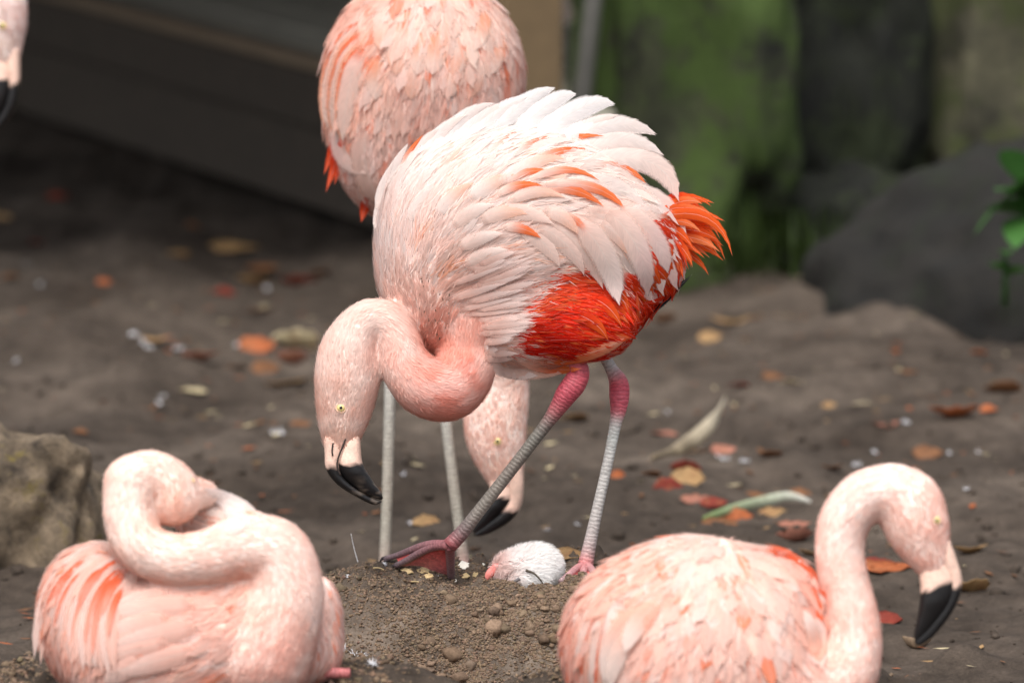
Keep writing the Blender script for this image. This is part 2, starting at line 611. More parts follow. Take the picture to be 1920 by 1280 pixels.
def prof_point(s):
    return np.clip((s + 0.05) / 0.3, 0, 1) ** 0.6 * np.clip(1 - (np.clip(s - 0.35, 0, 1) / 0.65) ** 1.7, 0.0, 1)


def grow(B, P, Nn, T, L, W, lift, rows=5, cols=3, h0=1.0, prof=prof_round, camber=0.25, pull=0.6, droop=0.0):
    """feathers lying on a body: arrays of bases P, normals, flow T, lengths, widths, lift (px at tip). Returns verts (n,rows,cols,3) and uv"""
    n = len(P)
    T = T - (T * Nn).sum(1, keepdims=True) * Nn
    T /= np.linalg.norm(T, axis=1, keepdims=True) + 1e-9
    Bn = np.cross(Nn, T)
    out = np.zeros((n, rows, cols, 3)); uv = np.zeros((n, rows, cols, 2))
    q = P.copy(); d = T.copy(); nn = Nn.copy()
    cs = np.linspace(-1, 1, cols)
    for r in range(rows):
        s = r / (rows - 1)
        hgt = h0 + lift * s
        sd = trilin(B.F, B.org, B.h, q)
        g = trilin(B.GR, B.org, B.h, q); g /= np.linalg.norm(g, axis=1, keepdims=True) + 1e-6
        corr = hgt - sd
        corr = np.where(corr > 0, corr, corr * pull)
        q = q + g * corr[:, None]
        nn = g
        w = W * prof(np.array([s]))[0] * 0.5
        b = np.cross(nn, d); b /= np.linalg.norm(b, axis=1, keepdims=True) + 1e-9
        for c in range(cols):
            out[:, r, c] = q + b * (w * cs[c])[:, None] - nn * (camber * w * cs[c] ** 2)[:, None]
            uv[:, r, c, 0] = cs[c]; uv[:, r, c, 1] = s
        d = d - (d * nn).sum(1, keepdims=True) * nn * 0.8
        d[:, 2] -= droop
        d /= np.linalg.norm(d, axis=1, keepdims=True) + 1e-9
        q = q + d * (L / (rows - 1))[:, None]
    return out, uv


def grid_faces(n, rows, cols):
    base = np.arange(n)[:, None, None] * rows * cols
    r = np.arange(rows - 1)[None, :, None]; c = np.arange(cols - 1)[None, None, :]
    a = base + r * cols + c
    return np.stack([a, a + 1, a + cols + 1, a + cols], -1).reshape(-1, 4)


def emit_feathers(name, B, out, uv, colr, parent, loc, material=None, kind=None):
    """colr (n,3) or (n,rows,3)"""
    n, rows, cols = out.shape[:3]
    if colr.ndim == 2: colr = np.repeat(colr[:, None], rows, 1)
    cv = np.repeat(colr[:, :, None], cols, 2)
    rid = np.repeat(rng.random(n), rows * cols)
    o = obj_from(name, B.world(out.reshape(-1, 3)), grid_faces(n, rows, cols), material or M_FEATHER, parent, loc,
                 attrs={'Col': ('FLOAT_COLOR', np.clip(cv.reshape(-1, 3), 0, 1)), 'fuv': ('FLOAT2', uv.reshape(-1, 2)), 'rid': ('FLOAT', rid)})
    if kind: o['kind'] = kind
    return o


def thin(P, spacing, dens=None):
    """random subset with roughly the given spacing (hash grid)"""
    order = rng.permutation(len(P))
    seen = set(); keep = []
    g = np.floor(P / spacing).astype(int)
    for i in order:
        k = tuple(g[i])
        if k in seen: continue
        seen.add(k); keep.append(i)
    return np.array(keep)


def bez(a, m, b, s):
    """quadratic through a, control so that the curve passes m at 0.5"""
    a, m, b = np.array(a, float), np.array(m, float), np.array(b, float)
    c = 2 * m - 0.5 * (a + b)
    s = np.asarray(s)[:, None]
    return (1 - s) ** 2 * a + 2 * s * (1 - s) * c + s ** 2 * b


def big_feather(B, base, tip, mid, width, layer, c0, c1, parent, loc, name='feather', lift=6, prof=prof_round, rows=9, cols=5, side=0, material=None, ctip=0.55):
    """a single large feather traced on the near side (side=0) or mirrored on the far side (side=1)"""
    if mid is None:
        mid = ((base[0] + tip[0]) / 2, (base[1] + tip[1]) / 2)
    s = np.linspace(0, 1, rows)
    C = bez(base, mid, tip, s)
    tg = np.gradient(C, axis=0); tg /= np.linalg.norm(tg, axis=1, keepdims=True)
    nr = np.stack([tg[:, 1], -tg[:, 0]], 1)
    w = width * prof(s) * 0.5
    cs = np.linspace(-1, 1, cols)
    XY = C[:, None] + nr[:, None] * (w[:, None] * cs[None])[..., None]
    d = B.front(XY[..., 0].ravel(), XY[..., 1].ravel()).reshape(rows, cols)
    dc = B.front(C[:, 0], C[:, 1])[:, None]
    d = 0.5 * d + 0.5 * dc
    d = np.minimum(d, -20.0)
    d = d - layer - lift * s[:, None] + 0.22 * (w[:, None] * cs[None] ** 2)
    d = d + rng.normal() * 0.8
    if side: d = -d + 2 * B.dmid
    P = np.stack([XY[..., 0], d, -XY[..., 1]], -1)[None]
    uv = np.zeros((1, rows, cols, 2)); uv[0, ..., 0] = cs[None]; uv[0, ..., 1] = s[:, None]
    c0 = np.asarray(c0); c1 = np.asarray(c1)
    k = sstep(ctip - 0.3, ctip + 0.25, s)[None, :, None]
    cc = c0[None, None] * (1 - k) + c1[None, None] * k
    return emit_feathers(name, B, P, uv, cc, parent, loc, material)


def tube_mesh(path, radii, sides=12, squash=1.0):
    """world tube, returns verts, faces, length coordinate"""
    P = np.asarray(path, float); n = len(P)
    tg = np.gradient(P, axis=0); tg /= np.linalg.norm(tg, axis=1, keepdims=True) + 1e-12
    ref = np.array([0.0, 1.0, 0.0])
    V = []; ln = []
    acc = np.concatenate([[0], np.cumsum(np.linalg.norm(np.diff(P, axis=0), axis=1))])
    for i in range(n):
        a = np.cross(tg[i], ref)
        if np.linalg.norm(a) < 1e-3: a = np.cross(tg[i], np.array([1.0, 0, 0]))
        a /= np.linalg.norm(a); b = np.cross(tg[i], a)
        for k in range(sides):
            th = 2 * math.pi * k / sides
            V.append(P[i] + a * math.cos(th) * radii[i] + b * math.sin(th) * radii[i] * squash)
            ln.append(acc[i])
    Fc = []
    for i in range(n - 1):
        for k in range(sides):
            k2 = (k + 1) % sides
            Fc.append((i * sides + k, i * sides + k2, (i + 1) * sides + k2, (i + 1) * sides + k))
    Fc.append(tuple(range(sides))[::-1]); Fc.append(tuple((n - 1) * sides + k for k in range(sides)))
    return np.array(V), Fc, np.array(ln)


class Joined:
    """collects verts/faces/colour/material for one mesh"""

    def __init__(self):
        self.V = []; self.F = []; self.C = []; self.U = []; self.M = []; self.n = 0

    def add(self, V, F, C, mi=0, U=None):
        V = np.asarray(V)
        C = np.asarray(C, float)
        if C.ndim == 1: C = np.tile(C, (len(V), 1))
        self.V.append(V); self.C.append(C)
        self.U.append(np.zeros((len(V), 2)) if U is None else U)
        F = [tuple(int(x) + self.n for x in f) for f in F]
        self.F += F; self.M += [mi] * len(F); self.n += len(V)

    def make(self, name, mats, parent, loc, smooth=True):
        return obj_from(name, np.vstack(self.V), self.F, mats, parent, loc, smooth, self.M,
                        {'Col': ('FLOAT_COLOR', np.clip(np.vstack(self.C), 0, 1)), 'fuv': ('FLOAT2', np.vstack(self.U))})


def leg_into(J, path, radii, cols, sides=12, mi=1, per=5):
    """scaly leg: smooth path through world points, radii in m, colour per point"""
    A = catmull(np.hstack([np.asarray(path, float), np.asarray(radii, float)[:, None], np.asarray(cols, float)]), per)
    V, F, ln = tube_mesh(A[:, :3], A[:, 3], sides)
    C = np.repeat(A[:, 4:7], sides, 0)
    J.add(V, F, C, mi, np.stack([np.zeros(len(V)), ln], 1))


def web_into(J, a, b, c0, c1, mi=1, sag=0.004, n=8):
    """web membrane between two toe polylines a and b (same count), concave front edge"""
    a = np.asarray(a); b = np.asarray(b)
    m = len(a)
    V = []; C = []
    for i in range(m):
        f = i / (m - 1)
        for k in range(n + 1):
            s = k / n
            back = 1 - 0.12 * math.sin(math.pi * s) * f
            ia = f * back * (m - 1); i0 = min(int(ia), m - 2); fr = ia - i0
            pa = a[i0] * (1 - fr) + a[i0 + 1] * fr; pb = b[i0] * (1 - fr) + b[i0 + 1] * fr
            p = pa * (1 - s) + pb * s
            p = p + np.array([0, 0, -sag * math.sin(math.pi * s) * (1 - f) + 0.0015 * math.sin(9 * s + 5 * f)])
            V.append(p); C.append(np.asarray(c0) * (1 - f) + np.asarray(c1) * f)
    F = [(i * (n + 1) + k, i * (n + 1) + k + 1, (i + 1) * (n + 1) + k + 1, (i + 1) * (n + 1) + k) for i in range(m - 1) for k in range(n)]
    J.add(V, F, C, mi)


def loft_edges(B, e0, e1, depth, d0, rows=22, sides=14, power=1.0):
    """solid between two traced edges (lists of (x,py)), elliptical section with half depth list; local px coords"""
    A = catmull(np.array(e0, float), 8); Bq = catmull(np.array(e1, float), 8)
    def resample(C, n):
        ln = np.concatenate([[0], np.cumsum(np.linalg.norm(np.diff(C, axis=0), axis=1))]); ln /= ln[-1]
        return np.stack([np.interp(np.linspace(0, 1, n), ln, C[:, i]) for i in range(2)], 1)
    A = resample(A, rows); Bq = resample(Bq, rows)
    dp = np.interp(np.linspace(0, 1, rows), np.linspace(0, 1, len(depth)), depth)
    dz = np.interp(np.linspace(0, 1, rows), np.linspace(0, 1, len(d0)), d0) if hasattr(d0, '__len__') else np.full(rows, d0)
    V = []
    for i in range(rows):
        c = (A[i] + Bq[i]) / 2; hx = (A[i] - Bq[i]) / 2
        for k in range(sides):
            th = 2 * math.pi * k / sides
            cx_ = math.copysign(abs(math.cos(th)) ** 0.72, math.cos(th)); sx_ = math.copysign(abs(math.sin(th)) ** 0.72, math.sin(th))
            p = c + hx * cx_
            V.append((p[0], dz[i] - sx_ * dp[i], -p[1]))
    F = []
    for i in range(rows - 1):
        for k in range(sides):
            k2 = (k + 1) % sides
            F.append((i * sides + k, i * sides + k2, (i + 1) * sides + k2, (i + 1) * sides + k))
    F.append(tuple(range(sides))[::-1]); F.append(tuple((rows - 1) * sides + k for k in range(sides)))
    return np.array(V), F


def bill_part(B, name, e0, e1, depth, d0, black, parent, loc, c_pink, c_black, tipdirt=None, ragged=6):
    """black: (x,py,nx,ny): the half plane where the horn turns black"""
    V, F = loft_edges(B, e0, e1, depth, d0, rows=30, sides=16)
    t = (V[:, 0] - black[0]) * black[2] + (-V[:, 2] - black[1]) * black[3]
    t = t + fbm(V * 0.08, 3, 5) * ragged
    k = sstep(-2.5, 2.5, t)[:, None]
    pk = np.asarray(c_pink)[None] * (1 + 0.16 * fbm(V * 0.05, 3, 9)[:, None])
    C = pk * (1 - k) + np.asarray(c_black)[None] * k
    if tipdirt is not None:
        tt = sstep(tipdirt[2], tipdirt[2] + 40, np.hypot(V[:, 0] - tipdirt[0], -V[:, 2] - tipdirt[1]) * -1 + tipdirt[2] + 70)
        n2 = sstep(0.0, 0.5, fbm(V * 0.14, 3, 3))
        C = C * (1 - (tt * n2 * 0.8)[:, None]) + lin(104, 92, 82)[None] * (tt * n2 * 0.8)[:, None]
    W = B.world(V)
    F4 = [f for f in F]
    return obj_from(name, W, F4, M_BILL, parent, loc, attrs={'Col': ('FLOAT_COLOR', np.clip(C, 0, 1))})


def ball(name, c, r, m, parent, loc, squash=(1, 1, 1), seg=20):
    V = []; F = []
    for i in range(seg // 2 + 1):
        th = math.pi * i / (seg // 2)
        for k in range(seg):
            ph = 2 * math.pi * k / seg
            V.append((c[0] + r * squash[0] * math.sin(th) * math.cos(ph), c[1] + r * squash[1] * math.sin(th) * math.sin(ph), c[2] + r * squash[2] * math.cos(th)))
    for i in range(seg // 2):
        for k in range(seg):
            F.append((i * seg + k, i * seg + (k + 1) % seg, (i + 1) * seg + (k + 1) % seg, (i + 1) * seg + k)[::-1])
    return obj_from(name, V, F, m, parent, loc)


def make_eye(B, x, py, r, parent, loc, both=True, iris=None):
    d = float(B.front(np.array([x]), np.array([py]))[0])
    for s in ((0, 1) if both else (0,)):
        dd = d + r * 0.45 if s == 0 else 2 * B.dhead - d - r * 0.45
        c = B.world(np.array([x, dd, -py]))
        e = ball('eye', c, r / B.S, iris or M_IRIS, parent, loc)
        sg = -1 if s == 0 else 1
        ball('pupil', B.world(np.array([x, dd + sg * r * 0.75, -py])), r * 0.42 / B.S, M_PUPIL, e, loc, squash=(1, 0.75, 1), seg=14)
        # eyelid ring
        V = []; F = []
        for i in range(24):
            a = 2 * math.pi * i / 24
            for k in range(6):
                b = 2 * math.pi * k / 6
                rr = r * (1.02 + 0.22 * math.cos(b))
                V.append((x + rr * math.cos(a), dd + sg * r * 0.35 + r * 0.22 * math.sin(b), -py + rr * math.sin(a)))
        for i in range(24):
            for k in range(6):
                F.append((i * 6 + k, i * 6 + (k + 1) % 6, ((i + 1) % 24) * 6 + (k + 1) % 6, ((i + 1) % 24) * 6 + k))
        obj_from('eyelid', B.world(np.array(V)), F, M_LID, e, loc)


M_LID = plain('eyelid_pink', lin(226, 186, 160), rough=0.7, var=0.15, scale=200)


def mottle(C, P):
    k = (0.20 + 0.30 * np.clip(0.45 + 1.1 * fbm(P * np.array([0.03, 0.04, 0.04]), 4, 66), 0, 1.2))[:, None]
    return C * (1 - k) + lin(252, 241, 235)[None] * k


def plumage(B, parent, loc, flow, colours, size, jitter=0.06, spacing=11, name='plumage', zone=None, neckfuzz=True, fuzz_n=9000,
            fuzz_len=11, lift=5, orange=None, orange_p=0.0, prof=prof_round, size_var=0.3, white=None, fuzz_w=2.6, wisps=0, wisp_w=1.8, pale=0.18):
    """short contour feathers over the body and down on the neck; flow rows (x,py,angle), size rows (x,py,L,W)"""
    body = ~B.neck
    if zone is not None: body = body & zone(B.V)
    idx = np.where(body)[0]
    idx = idx[thin(B.V[idx], spacing)]
    P = B.V[idx]; Nn = B.N[idx]
    fa = np.array([(x, y, math.cos(R(a)), math.sin(R(a))) for x, y, a in flow])
    fl = idw(fa, P[:, 0], -P[:, 2])
    ang = np.arctan2(fl[:, 1], fl[:, 0]) + rng.normal(0, 0.14, len(P))
    T = np.stack([np.cos(ang), rng.normal(0, 0.06, len(P)), np.sin(ang)], 1)
    sz = idw(size, P[:, 0], -P[:, 2])
    sv = np.exp(rng.normal(0, size_var, len(P)))
    L = sz[:, 0] * sv; W = sz[:, 1] * np.sqrt(sv)
    C = idw(colours, P[:, 0] + rng.normal(0, 8, len(P)), -P[:, 2] + rng.normal(0, 8, len(P)))
    C = lina(C)
    C = C * (1 - pale) + lin(252, 240, 234)[None] * pale
    C = C * (1 + rng.normal(0, jitter, len(P)))[:, None]
    if orange is not None:
        k = ((rng.random(len(P)) < orange_p) & (sz[:, 0] > 30))[:, None] * rng.uniform(0.3, 0.9, (len(P), 1))
        C = C * (1 - k) + np.asarray(orange)[None] * k
    if white is not None:
        k = ((rng.random(len(P)) < 0.3) & (sz[:, 0] > 30))[:, None] * rng.uniform(0.15, 0.6, (len(P), 1))
        C = C * (1 - k) + np.asarray(white)[None] * k
    out, uv = grow(B, P, Nn, T, L, W, lift * np.clip(L / 60, 0.15, 1.5) * np.exp(rng.normal(0, 0.4, len(P))), rows=5, cols=3, prof=prof)
    emit_feathers(name, B, out, uv, C, parent, loc, kind='stuff')
    if wisps:
        j = rng.integers(0, len(P), wisps)
        Pw = P[j] + rng.normal(0, 6, (wisps, 3)); Tw = T[j] + rng.normal(0, 0.16, (wisps, 3))
        Lw = sz[j, 0] * rng.uniform(0.5, 1.1, wisps)
        Cw = C[j] * rng.uniform(0.92, 1.12, (wisps, 1))
        out, uv = grow(B, Pw, Nn[j], Tw, Lw, np.full(wisps, wisp_w), lift * np.clip(Lw / 60, 0.15, 1.5) * rng.uniform(0.6, 2.0, wisps) + 2, rows=5, cols=2, h0=1.0, prof=prof_point, camber=0)
        emit_feathers('feather_barbs', B, out, uv, Cw, parent, loc, M_FUZZ, kind='stuff')
    if neckfuzz:
        idx = np.where(B.neck)[0]
        idx = rng.choice(idx, fuzz_n)
        P = B.V[idx] + rng.normal(0, B.step * 0.4, (fuzz_n, 3)); Nn = B.N[idx]
        T = B.flow_neck(P) + rng.normal(0, 0.18, (fuzz_n, 3))
        C = lina(idw(colours, P[:, 0], -P[:, 2]))
        C = mottle(C, P) * (1 + rng.normal(0.02, 0.04, fuzz_n))[:, None]
        L = np.full(fuzz_n, fuzz_len) * np.exp(rng.normal(0, 0.3, fuzz_n))
        out, uv = grow(B, P, Nn, T, L, np.full(fuzz_n, fuzz_w), rng.uniform(0.6, 2.4, fuzz_n) * np.where(rng.random(fuzz_n) < 0.15, 2.5, 1.0), rows=3, cols=2, h0=-0.6, prof=prof_point, camber=0)
        emit_feathers('down', B, out, uv, C, parent, loc, M_FUZZ, kind='stuff')


def body_mesh(B, parent, loc, colours, extra=None):
    """the continuous body: trunk, neck and head in one mesh, legs and feet joined to it"""
    J = Joined()
    C = mottle(lina(idw(colours, B.V[:, 0], -B.V[:, 2])), B.V)
    J.add(B.world(B.V), B.Q, C, 0)
    if extra: extra(J)
    return J.make('body', [M_SKIN, M_LEG], parent, loc)


# ------------------------------------------------------------------ ground
def g_at(px, py, z=0.0):
    return on_z(px, py, z)


GB = []            # gaussian bumps: x, y, sx, sy, h
for px, py, sx, sy, h in ((120, 640, 0.20, 0.28, 0.07), (215, 590, 0.05, 0.12, -0.05), (330, 700, 0.10, 0.2, 0.02), (100, 760, 0.08, 0.10, -0.035),
                          (1560, 640, 0.25, 0.3, 0.03), (1250, 900, 0.12, 0.15, 0.02), (1450, 900, 0.2, 0.12, -0.02), (560, 900, 0.25, 0.15, 0.015),
                          (1800, 1230, 0.04, 0.03, 0.03), (250, 480, 0.2, 0.3, 0.03)):
    p = on_z(px, py, 0)
    GB.append((p[0], p[1], sx, sy, h))


def H(x, y):
    x = np.asarray(x, float); y = np.asarray(y, float)
    P = np.stack([x, y, np.zeros_like(x)], -1)
    z = 0.022 * fbm(P * 2.3, 3, 11) + 0.020 * fbm(P * 7.0, 3, 12) + 0.0055 * np.abs(fbm(P * 30.0, 3, 13))
    far = sstep(16, 40, np.hypot(x, y - 8))
    z = z + far * 0.4 * vnoise(P * 0.12, 14)
    for bx, by, sx, sy, h in GB:
        z = z + h * np.exp(-((x - bx) / sx) ** 2 - ((y - by) / sy) ** 2)
    return z


def on_ground(px, py, off=0.0):
    z = 0.0
    for _ in range(8):
        p = on_z(px, py, z)
        z = float(H(p[0], p[1])) + off
    return on_z(px, py, z)


def axis(fine0, fine1, step, lo, hi, grow_=1.18):
    a = list(np.arange(fine0, fine1 + 1e-6, step))
    s = step
    up = []
    v = a[-1]
    while v < hi:
        s *= grow_; v += s; up.append(v)
    s = step; dn = []; v = a[0]
    while v > lo:
        s *= grow_; v -= s; dn.append(v)
    return np.array(dn[::-1] + a + up)


gx = axis(-1.3, 1.3, 0.009, -140, 140); gy = axis(6.6, 11.4, 0.0125, -60, 260)
GX, GY = np.meshgrid(gx, gy, indexing='ij')
GZ = H(GX, GY)
nx_, ny_ = GX.shape
ii = np.arange(nx_ - 1)[:, None] * ny_ + np.arange(ny_ - 1)[None]
gf = np.stack([ii, ii + ny_, ii + ny_ + 1, ii + 1], -1).reshape(-1, 4)
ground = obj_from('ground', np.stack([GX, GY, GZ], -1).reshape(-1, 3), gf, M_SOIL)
tag(ground, 'dark trampled soil of the enclosure', 'ground', kind='structure')


# lumps: a small deformed icosphere library
def ico(sub=1):
    bm = bmesh.new(); bmesh.ops.create_icosphere(bm, subdivisions=sub, radius=1)
    V = np.array([v.co[:] for v in bm.verts]); F = np.array([[v.index for v in f.verts] for f in bm.faces])
    bm.free()
    return V, F


ICO1 = ico(1); ICO2 = ico(2); ICO5 = ico(5)


def crumbs(name, pos, size, parent, loc, material, sub=1):
    V0, F0 = ICO1 if sub == 1 else ICO2
    n = len(pos)
    var = [V0 * (1 + 0.6 * fbm(V0 * 1.7 + 10 * k, 2, 40 + k)[:, None]) * rng.uniform(0.75, 1.2, 3) for k in range(12)]
    which = rng.integers(0, 12, n)
    ang = rng.uniform(0, 6.28, n)
    Vs = np.stack([var[w] for w in which])
    ca, sa = np.cos(ang)[:, None], np.sin(ang)[:, None]
    X = Vs[..., 0] * ca - Vs[..., 1] * sa; Y = Vs[..., 0] * sa + Vs[..., 1] * ca
    Vs = np.stack([X, Y, Vs[..., 2] * 0.8], -1) * size[:, None, None] + pos[:, None]
    F = (F0[None] + (np.arange(n) * len(V0))[:, None, None]).reshape(-1, 3)
    cc = lina(np.array([116, 98, 82.0]))[None] * np.exp(rng.normal(0, 0.16, (n, 1))) * (1 + rng.normal(0, 0.03, (n, 3)))
    o = obj_from(name, Vs.reshape(-1, 3), F, material, parent, loc, smooth=False, attrs={'Col': ('FLOAT_COLOR', np.clip(np.repeat(cc, len(V0), 0), 0, 1))})
    o['kind'] = 'stuff'
    return o


class Mound:
    def __init__(self, c, rx, ry, h, slope, ext, seed, bowl=0.012, rough=1.0):
        self.c = c; self.rx = rx; self.ry = ry; self.h = h; self.slope = slope; self.ext = ext; self.seed = seed; self.bowl = bowl; self.rough = rough

    def z(self, x, y):
        x = np.asarray(x, float); y = np.asarray(y, float)
        u = (x - self.c[0]) / self.rx; v = (y - self.c[1]) / self.ry
        P = np.stack([x, y, np.zeros_like(x)], -1)
        th = np.arctan2(v, u)
        r = np.hypot(u, v) * (1 + 0.10 * fbm(np.stack([np.cos(th) * 1.3, np.sin(th) * 1.3, np.zeros_like(th) + self.seed], -1), 3, self.seed))
        dist = (r - 1) * min(self.rx, self.ry)
        prof = self.h * (1 - sstep(-0.05, self.slope, dist)) - self.bowl * np.clip(1 - r, 0, 1) ** 0.8
        edge = sstep(self.slope * 0.8, self.slope + 0.08, dist)
        rg = self.rough
        z = prof + rg * (0.014 * fbm(P * 9, 3, self.seed + 1) + 0.016 * np.abs(fbm(P * 24, 3, self.seed + 2)) + 0.0065 * np.abs(fbm(P * 75, 3, self.seed + 3, 0.6)) * (0.5 + sstep(-0.3, 0.5, fbm(P * 6, 2, self.seed + 5))))
        return z * (1 - edge) - 0.14 * edge

    def build(self, label, step, ncr, group=None, material=None):
        e = self.ext
        xs = np.arange(self.c[0] - e, self.c[0] + e, step); ys = np.arange(self.c[1] - e * 0.85, self.c[1] + e * 0.85, step)
        X, Y = np.meshgrid(xs, ys, indexing='ij')
        Z = self.z(X, Y)
        nx, ny = X.shape
        ii = np.arange(nx - 1)[:, None] * ny + np.arange(ny - 1)[None]
        f = np.stack([ii, ii + ny, ii + ny + 1, ii + 1], -1).reshape(-1, 4)
        loc = (self.c[0], self.c[1], 0)
        em = empty('nest_mound', loc)
        tag(em, label, 'nest', group)
        obj_from('mound_soil', np.stack([X, Y, Z], -1).reshape(-1, 3), f, material or M_NEST, em, loc)
        self.em = em; self.loc = loc
        return em


nest = Mound((-0.02, 7.60), 0.25, 0.155, 0.127, 0.165, 0.60, 21)
nest.build('grey brown mud nest mound with a loose crumbly front, flamingo chick lying on top', 0.0034, 0)
lnest = Mound((-0.43, 7.02), 0.30, 0.20, 0.115, 0.20, 0.60, 31, bowl=0.0)
lnest.build('dark mud nest mound under the sleeping flamingo', 0.006, 0, material=M_SOIL2)
rnest = Mound((0.27, 6.98), 0.30, 0.2, 0.10, 0.20, 0.60, 37, bowl=0.0)
rnest.build('mud nest mound under the sitting flamingo with the raised curved neck', 0.006, 0, material=M_SOIL2)


def scatter_crumbs(m, n, smin_, smax, cx, cy, sx, sy, name='soil_crumb_cover', pw=2.6, clump=0.0, sub=1):
    """crumbs in a soft-edged patch, thicker where the noise is high"""
    x = rng.normal(cx, sx, n * 3); y = rng.normal(cy, sy, n * 3)
    P = np.stack([x, y, np.zeros_like(x)], -1)
    ok = fbm(P * 9, 3, 77) + rng.normal(0, 0.3, n * 3) > clump
    z = m.z(x, y); ok &= z > H(x, y)
    ok &= (np.abs(x - m.c[0]) < m.ext * 0.95) & (np.abs(y - m.c[1]) < m.ext * 0.8)
    pts = np.stack([x, y, z], -1)[ok][:n]
    s = smin_ + (smax - smin_) * rng.random(len(pts)) ** pw
    pts[:, 2] += s * rng.uniform(-0.45, 0.3, len(pts))
    return crumbs(name, pts, s, m.em, m.loc, M_CRUMB, sub=sub)


scatter_crumbs(nest, 60000, 0.0006, 0.0029, 0.02, 7.38, 0.22, 0.12, pw=2.8, clump=-0.7)
scatter_crumbs(rnest, 5000, 0.0008, 0.004, 0.1, 7.15, 0.2, 0.10, pw=3.2, clump=-0.4)
scatter_crumbs(nest, 420, 0.003, 0.011, 0.0, 7.38, 0.17, 0.08, pw=2.8, clump=0.1, sub=2)
scatter_crumbs(nest, 5000, 0.0008, 0.0035, 0.0, 7.58, 0.26, 0.12, pw=3.0)
scatter_crumbs(lnest, 14000, 0.0009, 0.006, -0.38, 6.98, 0.34, 0.15, pw=3.5, clump=-0.5)


def ground_z(x, y):
    """highest of ground and nest mounds"""
    z = H(x, y)
    for m in (nest, lnest, rnest):
        if abs(x - m.c[0]) < m.ext and abs(y - m.c[1]) < m.ext * 0.85:
            z = max(float(z), float(m.z(x, y)))
    return float(z)


def on_any(px, py, off=0.0, near=6.0):
    """first hit of the pixel's ray with the ground or a mound"""
    v = ray(px, py)
    ts = np.arange(near, 16, 0.006)
    P = CAM[None] + v[None] * ts[:, None]
    P = P[P[:, 2] < 0.3]
    z = H(P[:, 0], P[:, 1])
    for m in (nest, lnest, rnest):
        k = (np.abs(P[:, 0] - m.c[0]) < m.ext) & (np.abs(P[:, 1] - m.c[1]) < m.ext * 0.85)
        if k.any(): z[k] = np.maximum(z[k], m.z(P[k, 0], P[k, 1]))
    hit = np.argmax(P[:, 2] <= z + off)
    return P[hit]


# soil grit on the open ground near the nests
n = 2600
gxp = rng.uniform(-0.95, 0.95, n); gyp = 6.9 + 3.4 * rng.random(n) ** 1.3
gs = 0.002 + 0.010 * rng.random(n) ** 4
gp = np.stack([gxp, gyp, H(gxp, gyp) + gs * 0.2], -1)
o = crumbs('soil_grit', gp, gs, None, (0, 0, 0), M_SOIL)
tag(o, 'small lumps of dark soil strewn over the ground', 'soil', kind='stuff')


# ------------------------------------------------------------------ main flamingo
PINK = (244, 214, 202); WHITE = (250, 240, 235)
mb = Body(7.715, 4.0)
mb.dmid = 0; mb.dhead = -80
mb.ell(985, 430, 0, 245, 188, 150, -8, 40)
mb.ell(815, 475, 0, 112, 185, 122, 0, 50)
mb.ell(1000, 605, 0, 120, 90, 112, 0, 50)
mb.ell(1165, 455, 0, 110, 92, 92, -25, 50)
mb.ell(1070, 590, -62, 118, 82, 58, -18, 22)
mb.ell(1070, 590, 62, 118, 82, 58, -18, 22)
mb.ell(880, 610, 0, 70, 90, 85, 0, 50)
mb.ell(1192, 490, 0, 80, 48, 66, -32, 40)
mb.ell(1140, 545, 0, 84, 46, 72, -34, 40)
mb.tube([(884, 600, -25, 74), (874, 660, -40, 57), (868, 700, -56, 58), (840, 730, -70, 58), (796, 722, -82, 55), (763, 685, -86, 47),
         (749, 642, -84, 42), (731, 607, -80, 40), (702, 600, -79, 38), (682, 614, -80, 39), (668, 640, -80, 41), (660, 668, -80, 44)], 1.0, 5)
mb.tube([(690, 606, -80, 38), (670, 626, -80, 44), (657, 660, -80, 55), (654, 700, -80, 61), (650, 745, -80, 56), (645, 785, -80, 46), (642, 812, -80, 37), (642, 826, -80, 33)], 0.80, 14)
mb.build()
MC = [(700, 480, 245, 226, 222), (740, 330, 248, 236, 232), (850, 260, 250, 243, 240), (950, 215, 252, 248, 246), (1080, 210, 252, 248, 246),
      (1200, 280, 250, 240, 236), (1000, 330, 250, 232, 224), (1100, 380, 250, 226, 216), (1200, 430, 250, 224, 216), (850, 380, 249, 230, 223),
      (780, 470, 244, 215, 206), (780, 560, 240, 200, 186), (850, 540, 238, 198, 182), (820, 640, 236, 154, 128), (880, 640, 237, 168, 146),
      (940, 540, 248, 218, 210), (950, 620, 247, 214, 205), (930, 680, 246, 210, 198), (1000, 460, 247, 222, 212), (920, 450, 247, 220, 210),
      (1060, 450, 248, 224, 214), (1000, 690, 244, 192, 170), (1080, 670, 240, 160, 130), (1150, 640, 242, 165, 135),
      # neck and head
      (870, 690, 234, 132, 104), (830, 740, 234, 134, 108), (790, 710, 238, 152, 128), (755, 660, 243, 196, 182), (735, 610, 244, 210, 198), (690, 590, 246, 220, 210),
      (655, 640, 247, 224, 215), (620, 690, 245, 219, 209), (680, 720, 245, 217, 207), (645, 765, 241, 206, 192), (620, 790, 237, 199, 183), (670, 790, 243, 206, 192), (643, 820, 236, 200, 182), (626, 806, 206, 158, 136), (652, 744, 226, 182, 164), (640, 752, 230, 188, 172), (628, 778, 226, 178, 158)]
RED = [(1000, 560, 246, 110, 70), (1060, 540, 244, 96, 58), (1090, 530, 240, 74, 40), (1130, 590, 222, 44, 16), (1040, 600, 232, 50, 26), (1000, 640, 214, 30, 10), (1080, 640, 214, 34, 12),
       (1150, 600, 224, 60, 20), (1200, 560, 234, 58, 20), (1250, 500, 240, 62, 18), (1290, 430, 244, 90, 28)]
